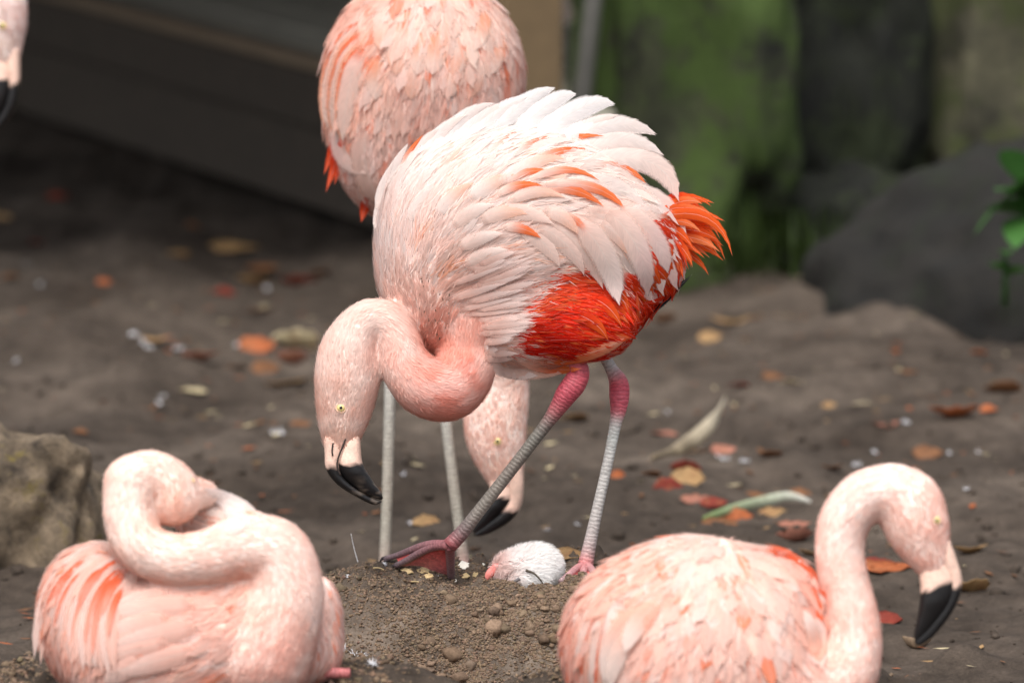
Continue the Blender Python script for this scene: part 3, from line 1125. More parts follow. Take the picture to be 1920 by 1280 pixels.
poly_red = np.array([(962, 620), (985, 565), (1040, 512), (1085, 500), (1140, 520), (1190, 505), (1215, 450), (1250, 400), (1330, 380), (1340, 560), (1250, 600), (1180, 640), (1130, 665), (1050, 676), (960, 660)], float)


def in_poly(poly, x, y):
    r = np.zeros(len(x), bool)
    for (x0, y0), (x1, y1) in zip(poly, np.roll(poly, -1, 0)):
        c = ((y0 > y) != (y1 > y)) & (x < (x1 - x0) * (y - y0) / (y1 - y0 + 1e-9) + x0)
        r ^= c
    return r


def zone_red(V): return in_poly(poly_red, V[:, 0], -V[:, 2])


mloc = on_z(960, 1075, 0.13)
main = empty('flamingo', mloc)
tag(main, 'pale pink flamingo with fluffed feathers and red wing standing over the chick', 'flamingo')
tag(nest.em, None)

GREY = lin(128, 122, 116); WHT = lin(196, 192, 188); PK = lin(204, 92, 104); PKD = lin(186, 78, 92); DARK = lin(70, 62, 64); FPK = lin(232, 98, 100)


def toe(J, pts, r0, r1, c0, c1, zfun=None):
    P = np.asarray(pts, float)
    n = len(P)
    leg_into(J, P, np.linspace(r0, r1, n), [np.asarray(c0) * (1 - i / (n - 1)) + np.asarray(c1) * i / (n - 1) for i in range(n)], 10, 1, 4)


def nest_top(px, py, off):
    p = on_any(px, py, off)
    return p


def main_legs(J):
    W = lambda x, y, d: mb.world(np.array([x, d, -y]))
    # near leg: swings from the belly to the left foot
    k1 = W(843, 1022, -8)
    pth = [W(1062, 640, -45), W(1085, 690, -45), W(1078, 716, -42), W(1062, 738, -40), W(1045, 765, -36), W(1020, 800, -32), W(960, 878, -24), W(900, 955, -16), W(868, 996, -10), k1]
    rad = np.array([12, 18, 22, 21, 16, 12, 11.5, 12, 13.5, 15]) / mb.S
    cl = [GREY, PK, PK, PKD, lin(170, 90, 96), lin(118, 108, 102), lin(122, 112, 104), lin(128, 120, 112), lin(120, 96, 96), lin(160, 86, 90)]
    leg_into(J, pth, rad, cl, 14)
    # near foot
    a = nest_top(722, 1047, 0.005); b = nest_top(742, 1060, 0.005); c = nest_top(846, 1082, 0.004)
    def toeline(k, t, arch=0.012):
        return np.array([k * (1 - s) + t * s + np.array([0, 0, arch * math.sin(math.pi * s) * (1 - s)]) for s in np.linspace(0, 1, 6)])
    ta, tb, tc = toeline(k1, a), toeline(k1, b), toeline(k1, c, 0.004)
    GT = lin(132, 112, 116)
    for tt, rr in ((ta, 7), (tb, 8), (tc, 10)):
        toe(J, tt, 10 / mb.S, rr * 0.7 / mb.S, lin(150, 90, 94), GT)
    web_into(J, ta, tb, FPK, lin(226, 104, 100)); web_into(J, tb, tc, lin(226, 58, 58), lin(196, 118, 120))
    # claws
    for tt in (ta, tb, tc):
        e = tt[-1]; dr = (tt[-1] - tt[-2]); dr /= np.linalg.norm(dr)
        toe(J, [e - dr * 0.002 + np.array([0, 0, .001]), e + dr * 0.006 + np.array([0, 0, 0.001]), e + dr * 0.011 - np.array([0, 0, .002])], 4.5 / mb.S, 1.2 / mb.S, DARK, DARK)
    # far leg
    k2 = W(1098, 1062, 42)
    pth = [W(1100, 590, 45), W(1128, 655, 45), W(1146, 690, 45), W(1160, 716, 45), W(1162, 742, 45), W(1160, 770, 45), W(1154, 800, 45), W(1140, 870, 44), W(1122, 950, 43), W(1106, 1024, 42), k2]
    rad = np.array([15, 12, 12, 18, 19, 15, 11, 10, 10.5, 12.5, 15]) / mb.S
    cl = [WHT, WHT, lin(188, 178, 176), PK, lin(206, 92, 108), lin(206, 110, 120), WHT, lin(198, 194, 190), lin(186, 180, 176), lin(180, 160, 158), lin(214, 120, 120)]
    leg_into(J, pth, rad, cl, 14)
    a = nest_top(1052, 1089, 0.004); b = nest_top(1090, 1094, 0.004); c = nest_top(1122, 1083, 0.004)
    ta, tb, tc = toeline(k2, a, 0.006), toeline(k2, b, 0.004), toeline(k2, c, 0.006)
    for tt in (ta, tb, tc):
        toe(J, tt, 9 / mb.S, 5.5 / mb.S, lin(206, 128, 128), lin(168, 140, 142))
    web_into(J, ta, tb, FPK, lin(220, 120, 118)); web_into(J, tb, tc, lin(234, 90, 88), lin(216, 120, 118))


body_mesh(mb, main, mloc, MC, main_legs)
MFLOW = [(700, 520, 95), (700, 420, 85), (740, 320, 62), (800, 270, 50), (880, 235, 38), (960, 210, 30), (1050, 205, 18), (1150, 230, 2), (1220, 290, -20),
         (780, 560, 100), (780, 460, 80), (820, 380, 62), (900, 330, 38), (1000, 320, 18), (1100, 330, -8), (1200, 400, -38), (1250, 450, -55),
         (860, 460, 45), (900, 420, 32), (980, 420, 4), (1060, 440, -22), (1140, 470, -48), (1200, 500, -62), (830, 600, 75), (860, 560, 35), (900, 530, 20),
         (950, 500, 14), (970, 560, 8), (950, 620, 0), (900, 610, 15), (900, 660, -10), (960, 680, -8), (1030, 690, 2), (1100, 660, 20), (1150, 640, 28)]
MSIZE = [(700, 480, 52, 17), (780, 330, 60, 19), (900, 250, 80, 26), (1050, 240, 95, 32), (1200, 330, 95, 34), (1000, 350, 85, 30), (1150, 450, 90, 34), (850, 450, 50, 17),
         (780, 560, 26, 8), (830, 630, 22, 7), (900, 560, 44, 13), (960, 540, 46, 15), (940, 640, 40, 12), (1000, 690, 40, 15), (1100, 670, 46, 18), (950, 440, 60, 22)]
plumage(mb, main, mloc, MFLOW, MC, MSIZE, spacing=13, zone=lambda V: ~zone_red(V), fuzz_n=46000, fuzz_len=14, fuzz_w=1.9, wisps=20000, lift=3.5, orange=lin(246, 186, 152), orange_p=0.08, prof=prof_mid, white=lin(252, 246, 244))
RFLOW = [(1000, 560, 20), (1060, 530, 0), (1000, 640, 5), (1080, 600, -15), (1130, 560, -35), (1150, 620, -10), (1200, 560, -60), (1260, 480, -55), (1290, 430, -45)]
RSIZE = [(1000, 560, 30, 9), (1060, 540, 30, 9), (1080, 640, 40, 12), (1150, 600, 48, 16), (1240, 500, 60, 20), (1290, 430, 70, 20)]
plumage(mb, main, mloc, RFLOW, RED, RSIZE, spacing=8, zone=zone_red, neckfuzz=False, lift=5, orange=lin(250, 130, 70), orange_p=0.12, prof=prof_point, name='red_wing_coverts', jitter=0.14, wisps=5000, pale=0.0)

ns = 24
cand = np.where((~mb.neck) & (np.hypot((mb.V[:, 0] - 822) / 34, (-mb.V[:, 2] - 560) / 70) < 1) & (mb.V[:, 1] < -20))[0]
idx = rng.choice(cand, ns)
out, uv = grow(mb, mb.V[idx], mb.N[idx], np.tile(np.array([0.1, 0, -1.0]), (ns, 1)) + rng.normal(0, 0.2, (ns, 3)), rng.uniform(1.5, 6, ns), rng.uniform(1.2, 3, ns), np.full(ns, 5.0), rows=3, cols=3, h0=6.0)
emit_feathers('mud_specks', mb, out, uv, np.tile(lin(88, 74, 64), (ns, 1)), main, mloc, M_FUZZ, kind='stuff')

# bill
bp = lin(233, 196, 178); bk = lin(22, 20, 21)
bill = empty('bill', (0, 0, 0)); bill.parent = main
d_ = -80
um = bill_part(mb, 'upper_mandible', [(608, 815), (611, 845), (614, 878), (636, 907), (676, 932), (704, 944), (718, 938)],
               [(664, 812), (657, 834), (643, 862), (644, 884), (664, 906), (692, 926), (717, 937)], [27, 26, 24, 21, 17, 11, 3], d_, (622, 873, -0.15, 1.0), bill, mloc, bp, bk, (716, 935, 40))
lm = bill_part(mb, 'lower_mandible', [(640, 812), (640, 836), (634, 862), (640, 884), (662, 908), (691, 926), (717, 935)],
               [(678, 816), (679, 842), (682, 866), (694, 888), (707, 908), (716, 920), (720, 931)], [24, 28, 31, 29, 21, 13, 3], d_, (656, 868, 0.0, 1.0), bill, mloc, bp, bk, (716, 930, 60))
M_DARKLINE = plain('mouth_dark', lin(52, 40, 36), rough=0.7)
for nm, pts_, r_ in (('mouth_line', [(653, 816, -107), (646, 834, -109), (637, 858, -110), (636, 874, -110), (642, 888, -108)], 1.7), ('nostril', [(628, 828, -106), (626, 842, -106), (627, 852, -106)], 1.5)):
    Pn = catmull([(x, d, -y) for x, y, d in pts_], 5)
    V, F, _ = tube_mesh(mb.world(Pn), np.full(len(Pn), r_) / mb.S, 8)
    obj_from(nm, V, F, M_DARKLINE, bill, mloc)
make_eye(mb, 643, 763, 8.8, main, mloc)

# large feathers, traced one by one
W0 = lin(252, 247, 245); W1 = lin(250, 236, 230); P0 = lin(250, 226, 216); OR = lin(243, 128, 70); PO = lin(249, 208, 188); RD = lin(232, 62, 20); OT = lin(244, 104, 38); BLK = lin(44, 44, 50)
big = [
    # top of the back
    ((925, 250), (1042, 165), (985, 192), 40, 14, W0, W0), ((955, 262), (1081, 177), (1030, 196), 46, 17, W0, W0), ((990, 275), (1154, 196), (1085, 206), 54, 20, W0, W0),
    ((1030, 290), (1160, 216), (1100, 240), 40, 16, W0, W1), ((1030, 280), (1232, 253), (1140, 236), 52, 23, W0, W1), ((1050, 310), (1245, 293), (1160, 266), 50, 24, W1, W1),
    ((1070, 330), (1273, 380), (1205, 300), 58, 27, W1, P0), ((1040, 300), (1215, 300), (1130, 280), 44, 20, W0, W0), ((1100, 370), (1288, 448), (1225, 372), 48, 25, W1, P0),
    ((870, 275), (992, 180), (935, 212), 40, 12, W0, W0), ((840, 290), (968, 194), (900, 225), 38, 10, W0, W1), ((810, 300), (930, 193), (862, 226), 34, 8, W0, W1),
    ((780, 315), (880, 213), (825, 250), 32, 8, W0, W1), ((760, 330), (825, 240), (790, 275), 28, 8, W1, W1), ((740, 340), (795, 252), (768, 288), 22, 7, W1, OR),
    ((725, 360), (766, 268), (742, 310), 24, 7, W1, W1), ((708, 400), (740, 300), (720, 345), 24, 6, W1, W1), ((708, 440), (716, 352), (708, 396), 18, 2, W1, W1),
    ((1130, 395), (1214, 560), (1190, 462), 58, 44, P0, W1), ((1150, 395), (1252, 515), (1218, 442), 56, 40, P0, W1), ((1080, 420), (1160, 574), (1130, 480), 60, 46, P0, W1),
    # second row with orange streaks
    ((905, 300), (995, 240), (955, 262), 26, 18, W1, OR), ((960, 300), (1045, 256), (1000, 270), 22, 22, W1, OR), ((1000, 300), (1135, 257), (1070, 262), 26, 26, W0, OR),
    ((960, 330), (1110, 284), (1040, 290), 28, 25, W1, OR), ((930, 350), (1060, 300), (1000, 310), 34, 22, W1, PO), ((1080, 320), (1212, 347), (1160, 315), 28, 30, W1, OR),
    ((985, 345), (1125, 344), (1060, 322), 24, 27, P0, OR), ((940, 350), (1040, 327), (990, 326), 24, 22, P0, OR), ((1010, 352), (1172, 398), (1110, 355), 32, 30, P0, OR),
    ((980, 362), (1132, 392), (1065, 358), 32, 28, P0, OR), ((930, 372), (1018, 352), (970, 352), 28, 21, P0, OR), ((950, 385), (1060, 375), (1005, 364), 28, 22, P0, PO),
    ((1060, 350), (1215, 400), (1150, 352), 46, 22, W1, W1), ((1120, 360), (1245, 405), (1195, 366), 46, 22, W1, P0),
    # hanging scapulars
    ((1100, 400), (1256, 458), (1198, 406), 50, 20, P0, P0), ((1090, 400), (1226, 522), (1180, 440), 56, 20, P0, P0), ((1080, 410), (1212, 560), (1170, 468), 62, 22, P0, W1),
    ((1055, 410), (1158, 572), (1125, 475), 66, 23, P0, W1), ((1110, 395), (1222, 470), (1180, 420), 40, 27, P0, OR), ((1030, 420), (1130, 545), (1090, 470), 50, 18, P0, P0),
    ((1000, 425), (1095, 520), (1060, 460), 46, 16, P0, P0), ((970, 430), (1050, 505), (1018, 458), 44, 14, P0, P0), ((1040, 405), (1106, 452), (1080, 418), 24, 26, P0, OR),
    ((1020, 400), (1085, 445), (1056, 412), 34, 23, P0, PO), ((1120, 420), (1192, 500), (1164, 450), 40, 28, P0, PO), ((940, 430), (1015, 450), (978, 432), 30, 16, P0, OR),
    ((930, 405), (1040, 425), (985, 402), 40, 18, P0, P0), ((900, 420), (990, 405), (945, 402), 36, 16, P0, PO), ((1150, 410), (1272, 440), (1225, 405), 44, 25, W1, P0),
    # upper breast
    ((860, 470), (945, 440), (900, 450), 34, 14, P0, W1),
    ((850, 430), (930, 385), (885, 402), 36, 14, P0, W1), ((870, 500), (955, 470), (912, 480), 34, 14, P0, W1), ((820, 410), (890, 345), (850, 372), 34, 12, W1, PO), ((800, 370), (870, 300), (832, 330), 34, 10, W1, W1),
    ((850, 350), (930, 290), (886, 315), 36, 14, W1, W1), ((880, 380), (965, 330), (920, 350), 38, 16, W1, PO), ((770, 420), (820, 340), (790, 378), 30, 8, W1, W1), ((745, 430), (770, 345), (752, 385), 28, 7, W1, W1),
    ((900, 680), (1060, 698), (985, 694), 44, 14, P0, PO), ((960, 668), (1090, 690), (1030, 690), 36, 16, PO, OR), ((1000, 676), (1185, 622), (1110, 660), 34, 14, OR, lin(246, 170, 136)), ((930, 690), (1010, 704), (970, 700), 30, 12, P0, W1),
]
for base, tip, mid, wd, lay, c0, c1 in big:
    for side in (0, 1):
        big_feather(mb, base, tip, mid, wd * (0.72 if c1 is OR else 0.92), lay * 0.5, c0 * rng.uniform(0.95, 1.03), c1, main, mloc, side=side, ctip=0.42 if c1 is OR else 0.55, prof=prof_round if wd >= 56 else prof_mid if wd > 26 else prof_point, lift=3.5)
TX = np.interp
for j in range(64):
    u = (j + rng.random()) / 64
    y = 468 + 205 * u
    tx = float(np.interp(y, [468, 485, 505, 518, 545, 575, 600, 622, 640, 660, 675], [980, 1008, 1002, 1018, 1006, 1000, 1018, 985, 968, 975, 990])) - 62 * rng.random() ** 1.6
    ln_ = rng.uniform(70, 115); up_ = float(np.interp(y, [468, 600, 675], [0.38, 0.16, 0.02])) + rng.normal(0, 0.07)
    if y > 615: ln_ = min(ln_, tx - 908)
    base = (tx - ln_, y + ln_ * up_); tip = (tx, y); mid = (tx - ln_ * 0.48, y + ln_ * up_ * 0.42)
    for side in (0, 1):
        big_feather(mb, base, tip, mid, rng.uniform(13, 24), 3 + 7 * rng.random(), lin(243, 208, 196) * rng.uniform(0.96, 1.03), lin(250, 231, 225), main, mloc, side=side, prof=prof_mid, lift=4, cols=3, rows=7, material=M_TUFT)
red = [((1170, 470), (1240, 545), (1215, 500)), ((1190, 450), (1262, 520), (1238, 475)), ((1205, 430), (1285, 495), (1262, 450)), ((1150, 500), (1210, 575), (1188, 530)), ((1130, 520), (1180, 600), (1162, 555)),
       ((1180, 520), (1225, 560), (1208, 535)), ((1215, 500), (1255, 540), (1240, 515)), ((1110, 560), (1165, 615), (1142, 580)), ((1080, 590), (1140, 640), (1115, 608)), ((1150, 560), (1185, 600), (1170, 575)),
       ((1200, 470), (1262, 540), (1242, 498)), ((1215, 450), (1280, 522), (1260, 478)), ((1225, 440), (1298, 502), (1272, 460)), ((1185, 490), (1240, 560), (1222, 520)), ((1165, 515), (1216, 580), (1200, 545)),
       ((1150, 535), (1198, 598), (1182, 562)), ((1210, 425), (1300, 470), (1264, 432)), ((1180, 440), (1270, 500), (1235, 456)), ((1130, 570), (1180, 612), (1160, 586))]
for base, tip, mid in red:
    for side in (0, 1):
        big_feather(mb, base, tip, mid, 30, 14 if base[0] >= 1165 else 5, RD * rng.uniform(0.8, 1.1), OT, main, mloc, name='wing_feather', side=side, prof=prof_point)
tail = [((1220, 400), (1334, 388), (1285, 370)), ((1225, 400), (1345, 425), (1300, 388)), ((1230, 410), (1372, 482), (1325, 410)), ((1235, 420), (1360, 488), (1316, 428)), ((1225, 430), (1345, 478), (1298, 430)),
        ((1230, 440), (1325, 470), (1285, 436)), ((1240, 460), (1330, 517), (1296, 478)), ((1220, 450), (1300, 490), (1268, 455)), ((1215, 440), (1285, 512), (1262, 462)), ((1240, 390), (1315, 395), (1280, 372)),
        ((1235, 405), (1350, 450), (1305, 402)), ((1230, 425), (1310, 455), (1275, 425))]
for k in range(26):
    f = rng.random()
    tail.append(((1215 + 25 * rng.random(), 395 + 60 * f), (1300 + 62 * rng.random(), 385 + 105 * f + rng.normal(0, 5)), None))
tail = [(b_, t_, ((b_[0] + t_[0]) / 2 + 6, (b_[1] + t_[1]) / 2 - 14) if m_ is None else m_) for b_, t_, m_ in tail]
for k, (base, tip, mid) in enumerate(tail):
    big_feather(mb, base, tip, mid, rng.uniform(18, 30), -50 + rng.uniform(0, 70), (OT if k % 3 else RD) * rng.uniform(0.85, 1.05), lin(248, 140, 84) if k % 3 == 1 else OT, main, mloc, name='tail_feather', prof=prof_point)
for k, (base, tip, mid) in enumerate([((1150, 600), (1298, 514), (1235, 562)), ((1140, 610), (1275, 540), (1220, 578)), ((1130, 622), (1235, 576), (1188, 600))]):
    for side in (0, 1):
        big_feather(mb, base, tip, mid, 26, -34, BLK, BLK, main, mloc, name='flight_feather', side=side, prof=prof_point)


# ------------------------------------------------------------------ sleeping flamingo, left
lb = Body(7.08, 5.0)
lb.dmid = 20; lb.dhead = -70
lb.ell(330, 1190, 20, 225, 150, 170, 4, 40)
lb.ell(195, 1165, 40, 122, 148, 130, 20, 50)
lb.ell(335, 1215, -80, 205, 125, 100, 5, 30)
lb.ell(485, 1180, -20, 112, 155, 130, 0, 40)
lb.ell(592, 1175, 90, 48, 92, 75, 0, 20)
lb.ell(560, 1230, 60, 75, 60, 80, 0, 30)
lb.ell(430, 1000, 30, 105, 52, 70, -24, 30)
lb.tube([(490, 1215, -75, 98), (528, 1140, -85, 80), (537, 1088, -92, 71), (518, 1034, -98, 66), (462, 1021, -108, 60), (400, 1038, -116, 51), (330, 1043, -122, 48), (272, 1018, -118, 49),
         (249, 960, -108, 48), (255, 905, -96, 51)], 1.0, 8)
lb.tube([(255, 905, -96, 51), (285, 895, -84, 53), (318, 912, -76, 55), (326, 930, -74, 54), (352, 925, -58, 38), (385, 925, -30, 26)], 0.85, 14)
lb.build()
LC = [(290, 860, 250, 226, 214), (250, 950, 250, 224, 212), (300, 1030, 250, 224, 213), (400, 1030, 248, 216, 204), (500, 1000, 249, 218, 206), (540, 1080, 249, 218, 206), (560, 1150, 246, 200, 184),
      (520, 1220, 240, 182, 164), (400, 1150, 244, 196, 180), (300, 1150, 246, 200, 184), (220, 1150, 246, 196, 178), (330, 1250, 244, 190, 172), (180, 1250, 246, 202, 190), (150, 1100, 244, 186, 164),
      (110, 1180, 240, 170, 146), (620, 1150, 250, 218, 208), (610, 1220, 248, 206, 192), (440, 960, 252, 236, 228), (340, 900, 248, 216, 202), (335, 960, 246, 190, 164), (450, 1090, 246, 196, 176)]
lloc = on_z(330, 1275, 0.115)
lbird = empty('flamingo', lloc)
tag(lbird, 'sleeping flamingo on the ground with its neck coiled and bill tucked into its back', 'flamingo')


def lb_legs(J):
    W = lambda x, y, d: lb.world(np.array([x, d, -y]))
    p = [W(540, 1262, 40), W(600, 1262, 30), W(655, 1262, 20)]
    leg_into(J, p, np.array([12, 11, 9]) / lb.S, [PK, lin(226, 140, 140), lin(222, 130, 130)], 10)


body_mesh(lb, lbird, lloc, LC, lb_legs)
LFLOW = [(200, 1050, -125), (120, 1120, -110), (90, 1220, -100), (200, 1150, -110), (300, 1120, -150), (300, 1220, -165), (400, 1150, -150), (420, 1230, -160), (500, 1150, -110), (560, 1200, -110), (620, 1150, -90), (440, 960, 155), (500, 980, -20), (200, 1240, -120)]
LSIZE = [(150, 1150, 80, 22), (300, 1150, 55, 26), (330, 1230, 60, 28), (500, 1150, 30, 12), (620, 1150, 34, 14), (440, 960, 60, 22)]
plumage(lb, lbird, lloc, LFLOW, LC, LSIZE, spacing=15, fuzz_n=20000, fuzz_len=13, lift=4, orange=lin(244, 160, 124), orange_p=0.12, white=lin(252, 240, 236), fuzz_w=3, wisps=6000, wisp_w=2.6)
make_eye(lb, 364, 899, 6, lbird, lloc, both=False)
OS = lin(240, 118, 76); LW = lin(250, 222, 212); LP = lin(248, 208, 194)
lbig = []
for k in range(14):
    f = k / 13
    b = (228 + 40 * f, 1012 + 55 * f); t = (66 + 165 * f, 1232 + 30 * f + rng.normal(0, 8)); m = (112 + 112 * f, 1085 + 60 * f)
    lbig.append((b, t, m, rng.uniform(26, 38), 8 + 1.5 * k, [LW, LP, LP][k % 3] * rng.uniform(0.94, 1.03), [LW, LP][k % 2]))
for k in range(13):
    f = rng.random() ** 1.3
    u0, u1 = rng.uniform(0, 0.35), rng.uniform(0.55, 0.95)
    b = (228 + 40 * f, 1012 + 55 * f); t = (66 + 165 * f, 1232 + 30 * f); m = (112 + 112 * f, 1085 + 60 * f)
    q = bez(b, m, t, [u0, (u0 + u1) / 2, u1])
    lbig.append((tuple(q[0]), tuple(q[2]), tuple(q[1]), rng.uniform(10, 18), 14 + 24 * f, OS, LP * 0.5 + OS * 0.5))
for k in range(9):
    f = k / 8
    lbig.append(((330 + 60 * math.sin(k * 2.1), 1110 + 110 * f), (185 + 40 * math.cos(k * 1.7), 1130 + 140 * f), None, 50, 16, LP, LW))
for k in range(5):
    lbig.append(((500 - 10 * k, 975 + 4 * k), (385 + 14 * k, 912 + 16 * k), None, 34, 6 + k, lin(252, 238, 232), lin(252, 242, 238)))
lbig.append(((455, 968), (500, 958), None, 22, 4, lin(248, 190, 150), LW))
for base, tip, mid, wd, lay, c0, c1 in lbig:
    big_feather(lb, base, tip, mid, wd, lay * 0.6, c0, c1, lbird, lloc, lift=4)

# ------------------------------------------------------------------ sitting flamingo, right
rb = Body(7.0, 5.0)
rb.dmid = 40; rb.dhead = -60
rb.ell(1305, 1200, 45, 232, 195, 190, 0, 40)
rb.ell(1190, 1230, 20, 128, 150, 150, 15, 50)
rb.ell(1330, 1260, -70, 195, 160, 130, 0, 40)
rb.ell(1440, 1170, 20, 105, 130, 140, -20, 40)
rb.ell(1480, 1300, -40, 130, 80, 120, 0, 40)
rb.ell(1180, 1205, -78, 62, 100, 60, 18, 14)
rb.ell(1492, 1190, -52, 46, 72, 62, -12, 10)
rb.tube([(1480, 1315, -60, 85), (1555, 1275, -62, 76), (1592, 1215, -62, 58), (1592, 1150, -62, 51), (1578, 1085, -62, 47), (1571, 1025, -62, 46), (1582, 970, -62, 48), (1620, 928, -62, 49), (1668, 916, -62, 46)], 1.0, 14)
rb.tube([(1668, 918, -62, 47), (1698, 940, -62, 62), (1712, 975, -62, 62), (1724, 1008, -62, 52), (1738, 1038, -62, 40), (1746, 1058, -62, 31)], 0.8, 14)
rb.build()
RC = [(1600, 920, 250, 222, 212), (1680, 900, 250, 224, 214), (1720, 960, 246, 208, 194), (1690, 1010, 244, 196, 178), (1750, 1000, 244, 198, 182), (1575, 1000, 250, 222, 212), (1580, 1100, 250, 218, 206), (1600, 1200, 248, 206, 192), (1580, 1270, 246, 196, 178),
      (1110, 1150, 243, 173, 149), (1090, 1250, 239, 160, 137), (1180, 1080, 249, 192, 170), (1250, 1050, 251, 196, 174), (1320, 1040, 252, 226, 215), (1290, 1130, 252, 214, 201), (1380, 1060, 252, 217, 203), (1430, 1090, 252, 218, 206), (1480, 1050, 249, 186, 163),
      (1515, 1100, 243, 162, 136), (1440, 1180, 249, 199, 180), (1350, 1150, 251, 208, 192), (1250, 1200, 249, 199, 181), (1350, 1230, 250, 207, 192), (1200, 1250, 251, 209, 196), (1150, 1200, 252, 217, 205), (1450, 1250, 249, 201, 185), (1490, 1200, 251, 210, 197)]
rloc = on_z(1350, 1345, 0.10)
rbird = empty('flamingo', rloc)
tag(rbird, 'sitting orange-flecked flamingo with its neck raised in a hook and black bill hanging', 'flamingo')
body_mesh(rb, rbird, rloc, RC)
RFL = [(1110, 1150, -112), (1200, 1080, -130), (1300, 1030, -110), (1300, 1130, -105), (1400, 1060, -80), (1490, 1080, -60), (1520, 1130, -75), (1440, 1180, -80), (1300, 1230, -100), (1180, 1200, -115), (1100, 1250, -100), (1480, 1260, -60)]
RSZ = [(1150, 1150, 80, 28), (1300, 1060, 85, 40), (1400, 1100, 85, 40), (1500, 1080, 60, 20), (1300, 1230, 40, 20), (1500, 1260, 34, 16)]
plumage(rb, rbird, rloc, RFL, RC, RSZ, spacing=15, fuzz_n=18000, fuzz_len=12, lift=4, orange=lin(242, 138, 96), orange_p=0.07, white=lin(252, 242, 237), fuzz_w=3, wisps=6000, wisp_w=2.6)
make_eye(rb, 1748, 972, 8, rbird, rloc)
bill = empty('bill', (0, 0, 0)); bill.parent = rbird
bill_part(rb, 'upper_mandible', [(1776, 1010), (1790, 1048), (1799, 1090), (1786, 1135), (1750, 1185), (1722, 1206), (1713, 1205)],
          [(1732, 1030), (1755, 1055), (1774, 1088), (1766, 1128), (1736, 1170), (1714, 1194), (1711, 1203)], [22, 22, 21, 19, 15, 9, 3], -62, (1790, 1098, 0.2, 1.0), bill, rloc, bp, bk)
bill_part(rb, 'lower_mandible', [(1756, 1022), (1774, 1050), (1786, 1087), (1776, 1127), (1742, 1172), (1718, 1195), (1711, 1201)],
          [(1716, 1058), (1720, 1085), (1721, 1110), (1717, 1145), (1712, 1170), (1709, 1188), (1710, 1198)], [22, 25, 27, 25, 18, 11, 3], -62, (1745, 1098, 0.35, 1.0), bill, rloc, bp, bk)
rbig = []
RO = lin(238, 116, 74); RW = lin(252, 236, 228); RP = lin(249, 200, 180)
for k in range(9):
    f = k / 8
    rbig.append(((1190 - 30 * f, 1060 + 60 * f), (1062 + 70 * f, 1285 + 20 * f), (1100 + 45 * f, 1140 + 60 * f), 24 if k % 3 == 0 else 38, 8 + 2 * k, [RO, RW, RP][k % 3], [RO, RP, RW][k % 3]))
for k, (b, t, m) in enumerate([((1225, 1150), (1140, 1290), (1165, 1200)), ((1205, 1130), (1130, 1270), (1150, 1190)), ((1236, 1118), (1168, 1215), (1192, 1160))]):
    rbig.append((b, t, m, 44, 30 + 3 * k, RP, RW))
for k in range(8):
    f = k / 7
    rbig.append(((1430 + 40 * f, 1020 + 18 * f), (1545 - 14 * f, 1120 + 70 * f), (1505 + 14 * f, 1062 + 34 * f), 26, 8 + k, [RO, RW, RO][k % 3], [RO, RW, RP][k % 3]))
rbig.append(((1520, 1225), (1500, 1135), (1518, 1180), 30, 26, RP, RW)); rbig.append(((1524, 1235), (1524, 1150), (1534, 1190), 26, 22, RP, RW))
for k in range(16):
    x = 1200 + 24 * (k % 8) + 30 * (k // 8); y = 1030 + 60 * (k // 8) + 16 * math.sin(k * 2.3)
    rbig.append(((x + 10, y), (x - 20 + 40 * (k % 8) / 7, y + 70), None, 46, 7, [RW, RP, RW, lin(248, 172, 138)][k % 4], [RW, RP, lin(246, 164, 128), RW][(k * 3) % 4]))
for base, tip, mid, wd, lay, c0, c1 in rbig:
    big_feather(rb, base, tip, mid, wd, lay * 0.6, c0, c1, rbird, rloc, lift=4)

# ------------------------------------------------------------------ flamingo standing behind
bb = Body(8.30, 6.0)
bb.dmid = 0; bb.dhead = -10
bb.ell(795, 140, 0, 186, 190, 165, 0, 40)
bb.ell(728, 262, 0, 108, 150, 120, 8, 50)
bb.ell(830, 250, 0, 120, 130, 120, 0, 50)
bb.tube([(860, 300, -60, 70), (905, 400, -70, 50), (915, 520, -60, 44), (930, 620, -40, 42), (942, 690, -25, 46)], 1.0, 20)
bb.tube([(942, 690, -25, 46), (936, 735, -20, 56), (929, 780, -20, 60), (930, 820, -20, 56), (938, 858, -20, 46), (946, 890, -20, 35), (948, 900, -20, 32)], 0.8, 14)
bb.build()
BC = [(640, 120, 246, 178, 148), (620, 200, 244, 186, 164), (700, 60, 246, 190, 168), (780, 30, 250, 216, 202), (880, 60, 250, 218, 204), (960, 120, 246, 200, 184), (800, 150, 246, 204, 190), (700, 150, 246, 196, 176), (720, 220, 240, 198, 182),
      (680, 280, 236, 200, 190), (700, 360, 226, 184, 168), (760, 250, 238, 192, 176), (860, 180, 240, 192, 176), (930, 720, 244, 214, 202), (905, 780, 240, 200, 186), (960, 800, 244, 206, 190), (930, 830, 236, 186, 168), (945, 880, 236, 196, 178), (900, 450, 240, 190, 170)]
bloc = on_any(795, 1060, 0, 8.15)
bbird = empty('flamingo', bloc)
tag(bbird, 'flamingo standing behind with its back turned and its head hanging low', 'flamingo')


